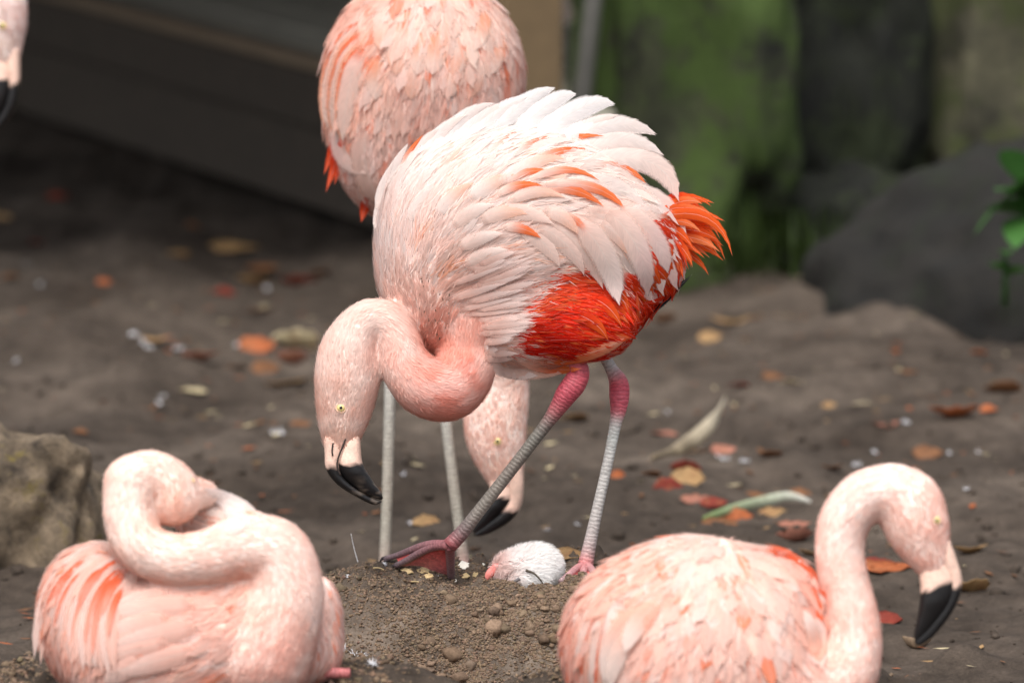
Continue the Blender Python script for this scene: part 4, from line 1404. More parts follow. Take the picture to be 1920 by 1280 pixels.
def bb_legs(J):
    W = lambda x, y, d: bb.world(np.array([x, d, -y]))
    for pts in ([(740, 360, 30), (735, 560, 10), (731, 740, 0), (727, 900, 0), (722, 1030, 0)], [(800, 360, -10), (815, 560, -20), (836, 780, -30), (850, 900, -30), (864, 1010, -30)]):
        P = [W(*p) for p in pts]
        last = P[-1]; dirv = (P[-1] - P[-2]); dirv /= np.linalg.norm(dirv)
        q = last.copy()
        while q[2] > ground_z(q[0], q[1]) + 0.012: q = q + dirv * 0.004
        P.append(q)
        leg_into(J, P, np.array([20, 14, 11, 10.5, 10.5, 14]) / bb.S, [WHT, WHT, lin(176, 172, 164), lin(170, 162, 150), lin(168, 158, 146), lin(190, 120, 116)], 10)
        toes = []
        for a in (-50, 0, 50):
            e = q + np.array([math.sin(R(a)) * 0.075, -math.cos(R(a)) * 0.075, 0]); e[2] = ground_z(e[0], e[1]) + 0.004
            tl = np.array([q * (1 - s) + e * s for s in np.linspace(0, 1, 6)])
            toe(J, tl, 0.008, 0.005, PK, GREY); toes.append(tl)
        web_into(J, toes[0], toes[1], FPK, PK); web_into(J, toes[1], toes[2], FPK, PK)


body_mesh(bb, bbird, bloc, BC, bb_legs)
BFL = [(640, 100, -120), (620, 220, -100), (720, 60, -125), (800, 40, -95), (900, 80, -80), (960, 150, -85), (780, 160, -100), (700, 260, -100), (700, 370, -95), (850, 250, -85)]
BSZ = [(640, 120, 75, 28), (780, 60, 60, 30), (900, 80, 60, 28), (720, 260, 36, 16), (700, 370, 28, 12)]
plumage(bb, bbird, bloc, BFL, BC, BSZ, spacing=16, fuzz_n=9000, fuzz_len=13, lift=4, orange=lin(240, 134, 92), orange_p=0.12, white=lin(250, 232, 226), fuzz_w=3.4, wisps=6000, wisp_w=2.6)
make_eye(bb, 933, 826, 8, bbird, bloc)
bill = empty('bill', (0, 0, 0)); bill.parent = bbird
bill_part(bb, 'upper_mandible', [(980, 872), (982, 905), (978, 945), (958, 975), (922, 997), (898, 1004), (887, 1002)],
          [(930, 882), (944, 905), (950, 932), (936, 958), (908, 982), (894, 995), (888, 1000)], [26, 25, 23, 20, 16, 9, 3], -20, (965, 955, 0.1, 1.0), bill, bloc, bp, bk)
bill_part(bb, 'lower_mandible', [(955, 880), (962, 907), (963, 932), (944, 958), (914, 984), (896, 995), (888, 998)],
          [(914, 892), (918, 915), (918, 936), (906, 958), (895, 976), (889, 988), (887, 996)], [24, 26, 27, 25, 18, 11, 3], -20, (930, 932, -0.1, 1.0), bill, bloc, bp, bk)
BO = lin(240, 128, 84); BW = lin(250, 224, 212)
bbig = []
for k in range(8):
    f = k / 7
    bbig.append(((690 - 10 * f, 40 + 60 * f), (612 + 34 * f, 250 + 20 * f), (626 + 30 * f, 130 + 50 * f), 42, 7 + 2 * k, [BO, BW, lin(248, 190, 162)][k % 3], [lin(248, 190, 162), BW, BW][k % 3]))
for k in range(14):
    x = 690 + 22 * k % 260; y = 20 + 45 * (k // 5)
    bbig.append(((700 + (k * 67) % 240, y), (690 + (k * 67) % 240, y + 85), None, 52, 6, [BW, lin(248, 186, 156)][k % 2], [lin(249, 204, 184), BW][k % 2]))
bbig += [((655, 225), (690, 330), (650, 285), 60, 8, lin(244, 220, 212), lin(242, 214, 204)), ((690, 240), (720, 390), (690, 320), 60, 6, lin(240, 208, 196), lin(234, 200, 186))]
for base, tip, mid, wd, lay, c0, c1 in bbig:
    big_feather(bb, base, tip, mid, wd, lay * 0.7, c0, c1, bbird, bloc, lift=4)
for base, tip, mid in (((640, 240), (608, 330), None), ((645, 260), (612, 362), None), ((650, 250), (628, 350), None), ((640, 250), (622, 300), None), ((690, 370), (678, 418), None)):
    big_feather(bb, base, tip, mid, 22, 8, lin(236, 66, 26), lin(244, 96, 56), bbird, bloc, name='tail_feather', prof=prof_point)

# ------------------------------------------------------------------ flamingo at the edge of the frame, mostly outside it
ub = Body(8.9, 7.0)
ub.dmid = 0; ub.dhead = 0
ub.ell(-560, 90, 0, 230, 150, 140, 10, 40)
ub.ell(-420, 60, 0, 110, 110, 110, 0, 50)
ub.ell(-740, 150, 0, 110, 80, 80, 20, 50)
ub.tube([(-420, 40, 0, 70), (-340, 0, 0, 50), (-270, -80, 0, 42), (-230, -200, 0, 38), (-170, -280, 0, 36), (-90, -270, 0, 36), (-50, -190, 0, 36), (-30, -110, 0, 38)], 1.0, 20)
ub.tube([(-30, -110, 0, 38), (-20, -60, 0, 46), (-8, -10, 0, 55), (0, 35, 0, 52), (4, 70, 0, 42), (6, 100, 0, 34)], 0.8, 14)
ub.build()
UC = [(0, -20, 232, 206, 200), (20, 50, 222, 186, 178), (10, 90, 220, 190, 178), (-60, -150, 236, 206, 196), (-300, 0, 238, 190, 170), (-560, 80, 244, 204, 190), (-740, 150, 240, 160, 130)]
uloc = on_ground(-540, 1000)
ubird = empty('flamingo', uloc)
tag(ubird, 'flamingo head with black bill hanging beside the dark shelter, its body out of sight', 'flamingo')


def ub_legs(J):
    W = lambda x, y, d: ub.world(np.array([x, d, -y]))
    for x in (-580, -520):
        P = [W(x, 160, 0), W(x + 10, 330, 0), W(x + 14, 500, 0), W(x + 10, 700, 0)]
        q = P[-1].copy()
        while q[2] > H(q[0], q[1]) + 0.012: q = q + np.array([0, 0, -0.004])
        P.append(q)
        leg_into(J, P, np.array([20, 16, 18, 11, 13]) / ub.S, [WHT, WHT, PK, WHT, PK], 10)
        for a in (-50, 0, 50):
            e = q + np.array([math.cos(R(a)) * 0.075, math.sin(R(a)) * 0.075, 0]); e[2] = float(H(e[0], e[1])) + 0.004
            toe(J, [q, (q + e) / 2, e], 0.008, 0.005, PK, GREY)


body_mesh(ub, ubird, uloc, UC, ub_legs)
plumage(ub, ubird, uloc, [(-560, 80, 170), (-420, 40, 170), (-740, 150, 185)], UC, [(-560, 80, 60, 26), (-420, 60, 30, 14), (-740, 150, 70, 24)], spacing=18, fuzz_n=6000, fuzz_len=13, lift=4, orange=BO, orange_p=0.15, fuzz_w=3.6)
make_eye(ub, 8, 50, 8, ubird, uloc)
bill = empty('bill', (0, 0, 0)); bill.parent = ubird
bill_part(ub, 'upper_mandible', [(38, 92), (38, 120), (37, 160), (28, 205), (0, 245), (-24, 268), (-34, 270)], [(4, 96), (10, 120), (16, 160), (8, 200), (-12, 232), (-28, 260), (-35, 268)], [24, 23, 21, 19, 14, 8, 3], 0, (30, 158, 0.1, 1.0), bill, uloc, bp, bk)
bill_part(ub, 'lower_mandible', [(16, 94), (20, 120), (22, 160), (12, 200), (-10, 234), (-27, 259), (-35, 265)], [(-26, 108), (-25, 135), (-25, 165), (-32, 200), (-36, 226), (-38, 246), (-38, 260)], [22, 25, 26, 24, 18, 11, 3], 0, (0, 150, 0.1, 1.0), bill, uloc, bp, bk)


# ------------------------------------------------------------------ chick
cp = on_any(980, 1088, 0.0)
cD = float((cp - CAM) @ FWD)
ck = Body(cD + 0.02, 2.0)
ck.dmid = 0; ck.dhead = 0
ck.ell(992, 1070, 0, 50, 42, 50, -8, 8)
ck.ell(1012, 1064, 10, 36, 38, 44, 0, 14)
ck.ell(956, 1066, -14, 34, 27, 30, 28, 5)       # head
ck.ell(990, 1085, -42, 40, 19, 20, 6, 3)        # folded wing
ck.build()
KC = [(960, 1050, 252, 250, 249), (1000, 1030, 248, 246, 244), (1040, 1080, 248, 247, 246), (990, 1085, 250, 249, 248), (940, 1070, 244, 228, 224), (935, 1060, 240, 214, 208)]
kloc = cp
chick = empty('flamingo_chick', kloc)
tag(chick, 'white downy flamingo chick lying on the nest mound with a pink bill', 'chick')
body_mesh(ck, chick, kloc, KC)
nk = 24000
idx = rng.choice(len(ck.V), nk)
P = ck.V[idx] + rng.normal(0, 0.8, (nk, 3)); Nn = ck.N[idx]
T = np.tile(np.array([0.8, 0.1, -0.25]), (nk, 1)) + Nn * 0.2 + rng.normal(0, 0.45, (nk, 3))
T[:, 0] += 0.2
Lk = 18 * np.exp(rng.normal(0, 0.3, nk))
out, uv = grow(ck, P, Nn, T, Lk, np.full(nk, 1.5), rng.uniform(2, 16, nk), rows=4, cols=2, h0=-1.0, prof=prof_point, camber=0, pull=0.3)
Ck = lina(idw(KC, P[:, 0], -P[:, 2])) * (1 + rng.normal(0, 0.06, nk))[:, None]
emit_feathers('down', ck, out, uv, Ck, chick, kloc, M_FUZZ, kind='stuff')
bill = empty('bill', (0, 0, 0)); bill.parent = chick
CP1 = lin(232, 138, 130); CP2 = lin(236, 122, 108)
for nm, e0, e1, c in (('upper_mandible', [(944, 1050), (926, 1056), (912, 1070), (909, 1080)], [(948, 1066), (936, 1072), (924, 1080), (914, 1086)], CP1),
                      ('lower_mandible', [(948, 1068), (934, 1074), (928, 1086), (936, 1093)], [(956, 1082), (950, 1090), (946, 1094), (940, 1096)], CP2)):
    bill_part(ck, nm, e0, e1, [12, 12, 9, 4], -26, (0, 5000, 0, 1), bill, kloc, c, bk)
d0 = float(ck.front(np.array([972.0]), np.array([1053.0]))[0])
V, F, ln = tube_mesh(ck.world(catmull([(968, d0 - 4, -1062), (973, d0 - 5, -1054), (981, d0 - 4, -1047), (984, d0 - 4, -1050)], 5)), np.full(16, 2.2) / ck.S, 8)
obj_from('closed_eyelid', V, F, plain('chick_lid', lin(226, 160, 152), rough=0.7), chick, kloc)

# ------------------------------------------------------------------ small debris on the nest
M_TWIG = plain('twig_bark', lin(74, 64, 54), rough=0.85, var=0.3, scale=150)
M_SHELL = plain('eggshell', lin(232, 226, 214), rough=0.6, var=0.12, scale=120)
M_STRAW = plain('dry_straw', lin(196, 172, 128), rough=0.8, var=0.25, scale=120)


def twig(name, pts, r, m, label, cat, group=None):
    P = catmull(pts, 6)
    rr = np.linspace(r, r * 0.45, len(P)) * (1 + 0.12 * np.sin(np.arange(len(P)) * 2.3))
    V, F, ln = tube_mesh(P, rr, 8)
    loc = P[0]
    o = obj_from(name, V, F, m, None, loc)
    return tag(o, label, cat, group)


def ckp(x, y, lift):
    d = float(ck.front(np.array([float(x)]), np.array([float(y)]))[0])
    return ck.world(np.array([x, d - lift, -y]))


twig('twig', [ckp(986, 1066, 17), ckp(1000, 1071, 18), ckp(1010, 1080, 18), ckp(1018, 1091, 16)], 0.0019, M_TWIG, 'dark curved twig lying across the white chick', 'twig')
twig('twig', [ckp(974, 1081, 18), ckp(966, 1086, 17), ckp(954, 1092, 15)], 0.0026, plain('grey_stub', lin(108, 104, 106), rough=0.7), 'short grey stub poking out beside the bill of the chick', 'twig')


def chip(px, py, w, h, m, label, cat, group, seed):
    """irregular curved flake lying on the nest"""
    p = on_any(px, py, 0.001)
    r = np.random.default_rng(seed)
    D = float((p - CAM) @ FWD); s = D / FPX
    n = 9
    ang = np.sort(r.uniform(0, 6.28, n))
    top = []; yaw = r.uniform(0, 6.28)
    V = [np.array([0, 0, 0.0])]
    for a in ang:
        rr = r.uniform(0.75, 1.1)
        x = math.cos(a) * w * s * 0.5 * rr; y = math.sin(a) * w * s * 0.42 * rr
        V.append(np.array([x, y, -0.12 * w * s * rr + r.normal(0, 0.04) * w * s]))
    V = np.array(V)
    tl = R(r.uniform(10, 40)) * (h / w) * 2
    c, sn = math.cos(tl), math.sin(tl)
    V = np.stack([V[:, 0], V[:, 1] * c - V[:, 2] * sn, V[:, 1] * sn + V[:, 2] * c], 1)
    V[:, 2] -= V[:, 2].min() + 0.001
    B2 = V - np.array([0, 0, 0.0009])
    n1 = n + 1
    F = [(0, 1 + i, 1 + (i + 1) % n) for i in range(n)] + [(n1, n1 + 1 + (i + 1) % n, n1 + 1 + i) for i in range(n)]
    F += [(1 + i, n1 + 1 + i, n1 + 1 + (i + 1) % n, 1 + (i + 1) % n) for i in range(n)]
    o = obj_from(cat.replace(' ', '_'), np.vstack([V, B2]) + p, F, m, None, p, smooth=False)
    return tag(o, label, cat, group)


for k, (x, y, w, h) in enumerate([(869, 1062, 28, 12), (905, 1058, 9, 5), (852, 1088, 12, 8), (783, 1078, 20, 7), (815, 1080, 8, 8)]):
    chip(x, y, w, h, M_SHELL, 'white eggshell chip on the nest by the webbed foot', 'eggshell', 'eggshell chips on the nest', 100 + k)
for k, (x, y, w, h) in enumerate([(898, 1078, 26, 10), (868, 1080, 24, 10), (768, 1072, 34, 9), (795, 1070, 30, 14), (800, 1082, 30, 10)]):
    chip(x, y, w, h, M_STRAW, 'tan scrap of dry husk on the nest by the webbed foot', 'husk scrap', 'dry husk scraps on the nest', 200 + k)
for k, (x0, y0, x1, y1) in enumerate([(1052, 1068, 1078, 1060), (1050, 1076, 1072, 1072), (1128, 1050, 1150, 1046), (700, 1064, 724, 1070), (1150, 1064, 1180, 1052), (770, 1090, 800, 1096), (865, 1100, 900, 1092)]):
    a = on_any(x0, y0, 0.002); b = on_any(x1, y1, 0.002)
    m_ = (a + b) / 2 + np.array([0, 0, 0.002])
    twig('straw', [a, m_, b], 0.0011, M_STRAW if k % 2 else M_TWIG, ['thin dark stem lying on the nest soil', 'thin pale straw lying on the nest soil'][k % 2], 'straw', ['dark stems on the nest', 'pale straws on the nest'][k % 2])

# ------------------------------------------------------------------ fallen leaves and white down
M_LEAF = attr_plain('dead_leaf', rough=0.7, spec=0.25, scale=140, var=0.3, bmp=0.4, transl=0.15)
LEAFC = {'red': lin(136, 58, 46), 'orange': lin(176, 98, 58), 'tan': lin(172, 138, 96), 'cream': lin(212, 196, 158), 'brown': lin(128, 88, 60), 'pink': lin(172, 116, 98), 'olive': lin(150, 150, 96)}


def leaf(px, py, wpx, colour, label, group, seed, aspect=0.55, any_=False, yaw=None, stand=0.25):
    p = on_any(px, py, 0.0) if any_ else on_ground(px, py)
    r = np.random.default_rng(seed)
    L = wpx * float((p - CAM) @ FWD) / FPX
    rows, cols = 9, 5
    s = np.linspace(0, 1, rows); c = np.linspace(-1, 1, cols)
    w = L * aspect * 0.5 * np.sin(np.pi * s ** 0.8) ** 0.8 + L * 0.008
    w = w * (1 + 0.12 * np.sin(s * 19 + seed))
    cup = r.uniform(0.1, 0.5); curl = r.uniform(-0.5, 0.9); tw = r.uniform(-0.5, 0.5)
    x = (s[:, None] - 0.5) * L + 0 * c[None]
    y = w[:, None] * c[None]
    z = cup * np.abs(y) * (0.6 + 0.4 * s[:, None]) + curl * L * (s[:, None] - 0.5) ** 2 + tw * y * (s[:, None] - 0.5) + r.normal(0, 0.012 * L, (rows, cols))
    a = r.uniform(-0.6, 0.6) + (math.pi if r.random() < 0.5 else 0) if yaw is None else yaw
    tl = r.uniform(0, stand) * (1 if True else -1)
    y2 = y * math.cos(tl) - z * math.sin(tl); z2 = y * math.sin(tl) + z * math.cos(tl)
    X = x * math.cos(a) - y2 * math.sin(a); Y = x * math.sin(a) + y2 * math.cos(a)
    V = np.stack([X, Y, z2], -1).reshape(-1, 3)
    gz = (np.maximum(H(V[:, 0] + p[0], V[:, 1] + p[1]), nest.z(V[:, 0] + p[0], V[:, 1] + p[1])) if any_ else H(V[:, 0] + p[0], V[:, 1] + p[1])) - p[2]
    V[:, 2] += np.max(gz - V[:, 2]) * 0.6
    f = grid_faces(1, rows, cols)
    n0 = len(V)
    V2 = V - np.array([0, 0, 0.0007])
    rim = [k for k in range(cols)] + [r_ * cols + cols - 1 for r_ in range(1, rows)] + [(rows - 1) * cols + k for k in range(cols - 2, -1, -1)] + [r_ * cols for r_ in range(rows - 2, 0, -1)]
    F = [tuple(q) for q in f] + [tuple(int(k) + n0 for k in q[::-1]) for q in f]
    F += [(rim[i], rim[i] + n0, rim[(i + 1) % len(rim)] + n0, rim[(i + 1) % len(rim)]) for i in range(len(rim))]
    base = LEAFC[colour] * 0.9
    n1 = fbm(V / L * 4 + seed, 3, 6)[:, None]
    C = base[None] * (1 + 0.35 * n1)
    k = sstep(0.2, 0.7, n1) * 0.6
    C = C * (1 - k) + LEAFC['brown'][None] * k
    o = obj_from('fallen_leaf', np.vstack([V, V2]) + p, F, M_LEAF, None, p, attrs={'Col': ('FLOAT_COLOR', np.clip(np.vstack([C, C]), 0, 1))})
    return tag(o, label, 'leaf', group)


WL = {'red': 'red', 'orange': 'orange', 'tan': 'tan', 'cream': 'cream coloured', 'brown': 'brown', 'pink': 'faded pink', 'olive': 'olive'}
ZL = [('in the gloom before the low dark shelter', [(108, 374, 36, 'red'), (5, 412, 30, 'tan'), (72, 460, 36, 'red'), (175, 233, 48, 'brown'), (245, 265, 36, 'brown'), (435, 475, 84, 'tan'), (333, 490, 40, 'tan'), (490, 497, 55, 'brown'),
       (415, 552, 46, 'red'), (478, 535, 55, 'tan'), (562, 536, 60, 'red'), (195, 532, 26, 'orange'), (490, 588, 50, 'brown'), (300, 420, 30, 'brown'), (600, 500, 44, 'brown'), (20, 520, 34, 'brown'), (360, 430, 34, 'brown')]),
      ('on the soil between rock and standing flamingos', [(285, 640, 50, 'tan'), (485, 660, 62, 'orange'), (552, 655, 78, 'cream'), (545, 678, 54, 'pink'), (497, 697, 52, 'brown'), (375, 683, 58, 'pink'), (538, 722, 74, 'tan'), (360, 738, 54, 'cream'), (610, 720, 40, 'brown'), (800, 983, 48, 'tan'), (150, 810, 30, 'brown'), (440, 690, 40, 'brown'), (560, 800, 36, 'brown')]),
      ('on the soil to the tail side of the fluffed flamingo', [(1333, 637, 44, 'tan'), (1372, 610, 64, 'tan'), (1250, 605, 40, 'brown'), (1385, 727, 36, 'red'), (1448, 735, 50, 'brown'), (1490, 742, 62, 'cream'), (1555, 760, 26, 'tan'), (1790, 785, 78, 'orange'),
       (1660, 802, 44, 'pink'), (1630, 822, 38, 'pink'), (1835, 665, 28, 'orange'), (1880, 736, 62, 'brown'), (1855, 762, 32, 'orange'), (1245, 815, 48, 'pink'), (1075, 790, 54, 'tan'), (1740, 850, 50, 'brown'), (1700, 700, 40, 'brown')]),
      ('in the litter behind the sitting flamingo', [(1355, 848, 44, 'pink'), (1445, 856, 42, 'brown'), (1285, 886, 54, 'red'), (1220, 892, 34, 'brown'), (1292, 906, 64, 'tan'), (1160, 893, 28, 'orange'), (1255, 932, 62, 'red'), (1302, 940, 46, 'pink'), (1338, 940, 46, 'red'),
       (1380, 972, 56, 'orange'), (1450, 966, 50, 'tan'), (1490, 988, 56, 'pink'), (1492, 1018, 60, 'pink'), (1665, 1066, 96, 'orange'), (1650, 1058, 60, 'red'), (1822, 1036, 58, 'tan'), (1820, 1112, 64, 'tan'), (1662, 1166, 62, 'red'), (1420, 930, 40, 'brown'), (1530, 1040, 60, 'tan'), (1350, 985, 60, 'brown'), (1500, 930, 40, 'brown'), (1560, 880, 36, 'brown')])]
sd = 300
for zone, items in ZL:
    for px, py, w, c in items:
        sd += 1
        same = sorted(q[2] for q in items if q[3] == c)
        szw = '' if len(same) == 1 else ('largest ' if w == same[-1] and same.count(w) == 1 else 'smallest ' if w == same[0] and same.count(w) == 1 else 'middle-sized ')
        leaf(px, py, w * 1.2, c, f'{szw}{WL[c]} fallen leaf {zone}', f'{WL[c]} leaves {zone}', sd, stand=1.0)
# bits of broken leaf and straw too small to count
nb = 900
bx = rng.uniform(-0.95, 0.95, nb); by = 7.3 + 4.0 * rng.random(nb)
bz = H(bx, by)
Vb = []; Fb = []; Cb = []
pal = [LEAFC['brown'], LEAFC['tan'], LEAFC['brown'] * 0.6, LEAFC['orange'], LEAFC['cream'], LEAFC['brown'] * 0.8]
for k in range(nb):
    L_ = rng.uniform(0.004, 0.016); a_ = rng.uniform(0, 6.28); c_, s_ = math.cos(a_), math.sin(a_); i_ = len(Vb); w_ = L_ * rng.uniform(0.15, 0.5)
    for u_, v_, h_ in ((-1, 0, 0.1), (0, -1, 0.25), (1, 0, 0.5), (0, 1, 0.3)):
        Vb.append((bx[k] + u_ * L_ * c_ - v_ * w_ * s_, by[k] + u_ * L_ * s_ + v_ * w_ * c_, bz[k] + 0.002 + h_ * L_ * 0.5)); Cb.append(pal[k % 6] * rng.uniform(0.7, 1.1))
    Fb.append((i_, i_ + 1, i_ + 2, i_ + 3))
lo_ = obj_from('leaf_litter', np.array(Vb), Fb, M_LEAF, attrs={'Col': ('FLOAT_COLOR', np.clip(np.array(Cb), 0, 1))})
tag(lo_, 'tiny scraps of broken leaf scattered over the soil', 'litter', kind='stuff')
# the long dry leaf on the nest behind the chick
leaf(1062, 1046, 78, 'tan', 'crumpled yellow-tan leaf on the nest behind the chick', None, 777, 0.5, True, yaw=-0.15, stand=0.9)

M_DOWN = plain('white_down', lin(226, 226, 230), rough=0.9, var=0.08, scale=200, bmp=0)


def down(px, py, wpx, label, group, seed, any_=False):
    """tiny curled down feather: a fan of thin barbs on a shaft"""
    p = on_any(px, py, 0.0) if any_ else on_ground(px, py)
    r = np.random.default_rng(seed)
    L = wpx * float((p - CAM) @ FWD) / FPX
    V = []; F = []
    a0 = r.uniform(0, 6.28)
    for k in range(46):
        s = r.uniform(0, 1)
        b = np.array([math.cos(a0), math.sin(a0), 0.1]) * (s - 0.5) * L * 0.7
        d = np.array([r.normal(), r.normal(), abs(r.normal()) * 0.8]); d /= np.linalg.norm(d)
        e = b + d * L * r.uniform(0.25, 0.5)
        sd_ = np.cross(d, [0, 0, 1]); sd_ = sd_ / (np.linalg.norm(sd_) + 1e-6) * L * 0.02
        m_ = (b + e) / 2 + np.array([0, 0, L * 0.05])
        i = len(V)
        V += [b - sd_, b + sd_, m_ + sd_, m_ - sd_, e]
        F += [(i, i + 1, i + 2, i + 3), (i + 3, i + 2, i + 4)]
    V = np.array(V); V[:, 2] += L * 0.1
    o = obj_from('down_feather', V + p, F, M_DOWN, None, p)
    return tag(o, label, 'feather', group)


sd = 900
for zone, any_, items in (('on the soil near the tan rock', False, [(75, 537, 22), (30, 680, 22), (210, 735, 24), (300, 762, 30), (305, 745, 20), (335, 657, 26), (463, 735, 24), (520, 818, 40), (250, 632, 34), (268, 645, 30), (280, 655, 26), (50, 500, 22), (222, 855, 18), (500, 545, 26), (445, 650, 24)]),
                          ('on the soil around the standing legs', False, [(760, 866, 18), (757, 892, 22), (770, 985, 24), (1025, 995, 16), (1082, 985, 16), (740, 735, 20)]),
                          ('on the soil behind the sitting flamingo', False, [(1355, 866, 36), (1395, 868, 26), (1485, 880, 40), (1605, 875, 26), (1698, 795, 24), (1812, 920, 20), (1252, 775, 18), (1780, 852, 20), (1835, 850, 18), (1890, 655, 22), (1780, 537, 22), (1540, 540, 22), (1640, 850, 20)]),
                          ('on the nest mound', True, [(652, 1083, 20), (722, 1060, 22), (780, 1216, 16), (700, 1250, 40), (640, 1225, 44), (672, 1232, 40), (615, 1238, 34), (820, 1080, 12)])):
    for px, py, w in items:
        sd += 1
        same = sorted(q[2] for q in items)
        szw = 'largest' if w == same[-1] and same.count(w) == 1 else 'large' if w >= 28 else 'middle-sized' if w >= 22 else 'tiny'
        down(px, py, w * 0.9, f'{szw} white down feather {zone}', f'white down feathers {zone}', sd, any_)
# upright wisp by the foot of the mound
twig('feather_shaft', [on_any(672, 1056, 0.001), on_any(672, 1056, 0.001) + np.array([-0.006, 0, 0.022]), on_any(672, 1056, 0.001) + np.array([-0.010, 0, 0.042])], 0.0007, M_DOWN, 'thin white feather shaft standing upright at the edge of the nest', 'feather')

# ------------------------------------------------------------------ dry pod husk and green blade
def strip(name, pts, w, c0, c1, label, cat, off=0.006, thick=0.004, any_=False):
    P = catmull(np.array([on_ground(x, y, o_) for x, y, o_ in pts]), 6)
    n = len(P); s = np.linspace(0, 1, n)
    rr = w * np.sin(np.pi * np.clip(s * 0.92 + 0.05, 0, 1)) ** 0.6
    V, F, ln = tube_mesh(P, rr, 10, squash=0.45)
    C = np.repeat(np.asarray(c0)[None] * (1 - s[:, None]) + np.asarray(c1)[None] * s[:, None], 10, 0)
    o = obj_from(name, V, F, M_LEAF, None, P[0], attrs={'Col': ('FLOAT_COLOR', C)})
    return tag(o, label, cat)


strip('seed_husk', [(1222, 858, 0.006), (1265, 846, 0.014), (1305, 820, 0.03), (1340, 785, 0.05), (1360, 745, 0.07)], 0.013, lin(150, 134, 110), lin(188, 178, 158), 'long curved grey-tan husk rising from the soil behind the hind leg', 'husk')
strip('grass_blade', [(1318, 972, 0.01), (1370, 955, 0.014), (1430, 940, 0.016), (1480, 930, 0.016), (1520, 940, 0.01)], 0.009, lin(128, 150, 92), lin(206, 204, 196), 'pale green grass blade lying among the fallen leaves', 'grass blade')
strip('stick', [(1690, 1195, 0.006), (1715, 1205, 0.008), (1745, 1198, 0.006)], 0.008, lin(140, 120, 98), lin(120, 100, 82), 'short bent stick under the hanging black bill', 'stick')

# ------------------------------------------------------------------ rocks
def boulder(name, px0, px1, ptop, pbase, label, material, seed, depth=None, yoff=0.0, amp=0.16, top_extra=0.0, bury=0.08, sq=2.6, group=None, Y=None):
    """a rock whose foot stands on the ground where the pixel row pbase meets it"""
    b = on_ground((px0 + px1) / 2, pbase)
    s = float((b - CAM) @ FWD) / FPX
    w = (px1 - px0) * s / 2
    hgt = (pbase - ptop) * s / 0.985 + top_extra
    dep = depth or w
    V0, F0 = ICO5
    V = np.sign(V0) * np.abs(V0) ** (2 / sq)
    V = V / np.abs(V).max(0)
    nn = fbm(V0 * 1.4 + seed, 5, seed)
    ridg = np.abs(fbm(V0 * 2.6 + seed * 3, 3, seed + 4))
    V = V * (1 + amp * nn - amp * 0.6 * ridg)[:, None]
    V = V * np.array([w, dep, (hgt + bury) / 2])
    c = b + np.array([0, dep * 0.9 + yoff, (hgt + bury) / 2 - bury])
    o = obj_from(name, V + c, F0, material, None, (c[0], c[1], b[2]))
    return tag(o, label, 'rock', group)


M_TANROCK = rock_material('tan_rock', lin(146, 128, 106), lin(66, 56, 46), lin(112, 98, 56), 0.1, 16)
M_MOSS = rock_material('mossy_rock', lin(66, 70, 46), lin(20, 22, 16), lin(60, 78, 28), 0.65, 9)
M_MOSS_SHADE = rock_material('shade_toned_rock', lin(26, 29, 19), lin(11, 12, 9), lin(34, 42, 18), 0.55, 8)  # shade of the gap in the rock wall put into these dark tones
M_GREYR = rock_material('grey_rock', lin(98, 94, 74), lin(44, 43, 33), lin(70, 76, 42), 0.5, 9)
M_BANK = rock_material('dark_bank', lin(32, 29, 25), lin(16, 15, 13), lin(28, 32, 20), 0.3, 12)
boulder('rock', -120, 195, 812, 1062, 'rounded tan brown rock with yellow lichen behind the sleeping flamingo', M_TANROCK, 51, 0.13, amp=0.32, bury=0.14, sq=2.8)
boulder('mossy_boulder', 1085, 1500, -260, 515, 'broad green mossy boulder next to the leaning grey pole', M_MOSS, 61, 0.4, amp=0.2, sq=3.4)
boulder('mossy_boulder', 1430, 1760, -220, 495, 'boulder with recess shade in its colour set back in the gap of the mossy rock wall', M_MOSS_SHADE, 64, 0.3, yoff=0.06, amp=0.2, sq=2.6)
boulder('mossy_boulder', 1640, 2180, -280, 480, 'pale grey-green boulder above the leafy plant', M_GREYR, 68, 0.4, amp=0.2, sq=3.2)
boulder('mossy_boulder', 1400, 1800, 325, 530, 'low mossy stone at the foot of the rock wall', M_MOSS_SHADE, 71, 0.2, amp=0.24, sq=2.2, bury=0.2)
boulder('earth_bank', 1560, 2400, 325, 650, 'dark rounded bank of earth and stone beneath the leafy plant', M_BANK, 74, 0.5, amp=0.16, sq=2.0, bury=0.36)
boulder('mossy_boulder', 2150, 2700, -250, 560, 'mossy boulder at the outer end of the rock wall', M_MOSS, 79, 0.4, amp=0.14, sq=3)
for k, (x0, x1, z0) in enumerate(((0.1, 1.1, 0.5), (0.9, 2.0, 0.45), (1.8, 3.2, 0.4))):
    V0, F0 = ICO5
    V = np.sign(V0) * np.abs(V0) ** 0.6
    V = V / np.abs(V).max(0) * (1 + 0.14 * fbm(V0 * 1.6 + k * 5, 5, 90 + k))[:, None] * np.array([(x1 - x0) / 2, 0.55, 0.75])
    c = np.array([(x0 + x1) / 2, 12.6 + 0.1 * k, z0 + 0.75])
    tag(obj_from('mossy_boulder', V + c, F0, [M_MOSS, M_MOSS_SHADE, M_GREYR][k], None, (c[0], c[1], 0.0)), 'mossy boulder in the upper course of the rock wall', 'rock', 'upper boulders of the rock wall')

# ------------------------------------------------------------------ plants by the rocks
M_GREEN = attr_plain('green_leaf', rough=0.5, spec=0.4, scale=60, var=0.2, bmp=0.2, transl=0.3)


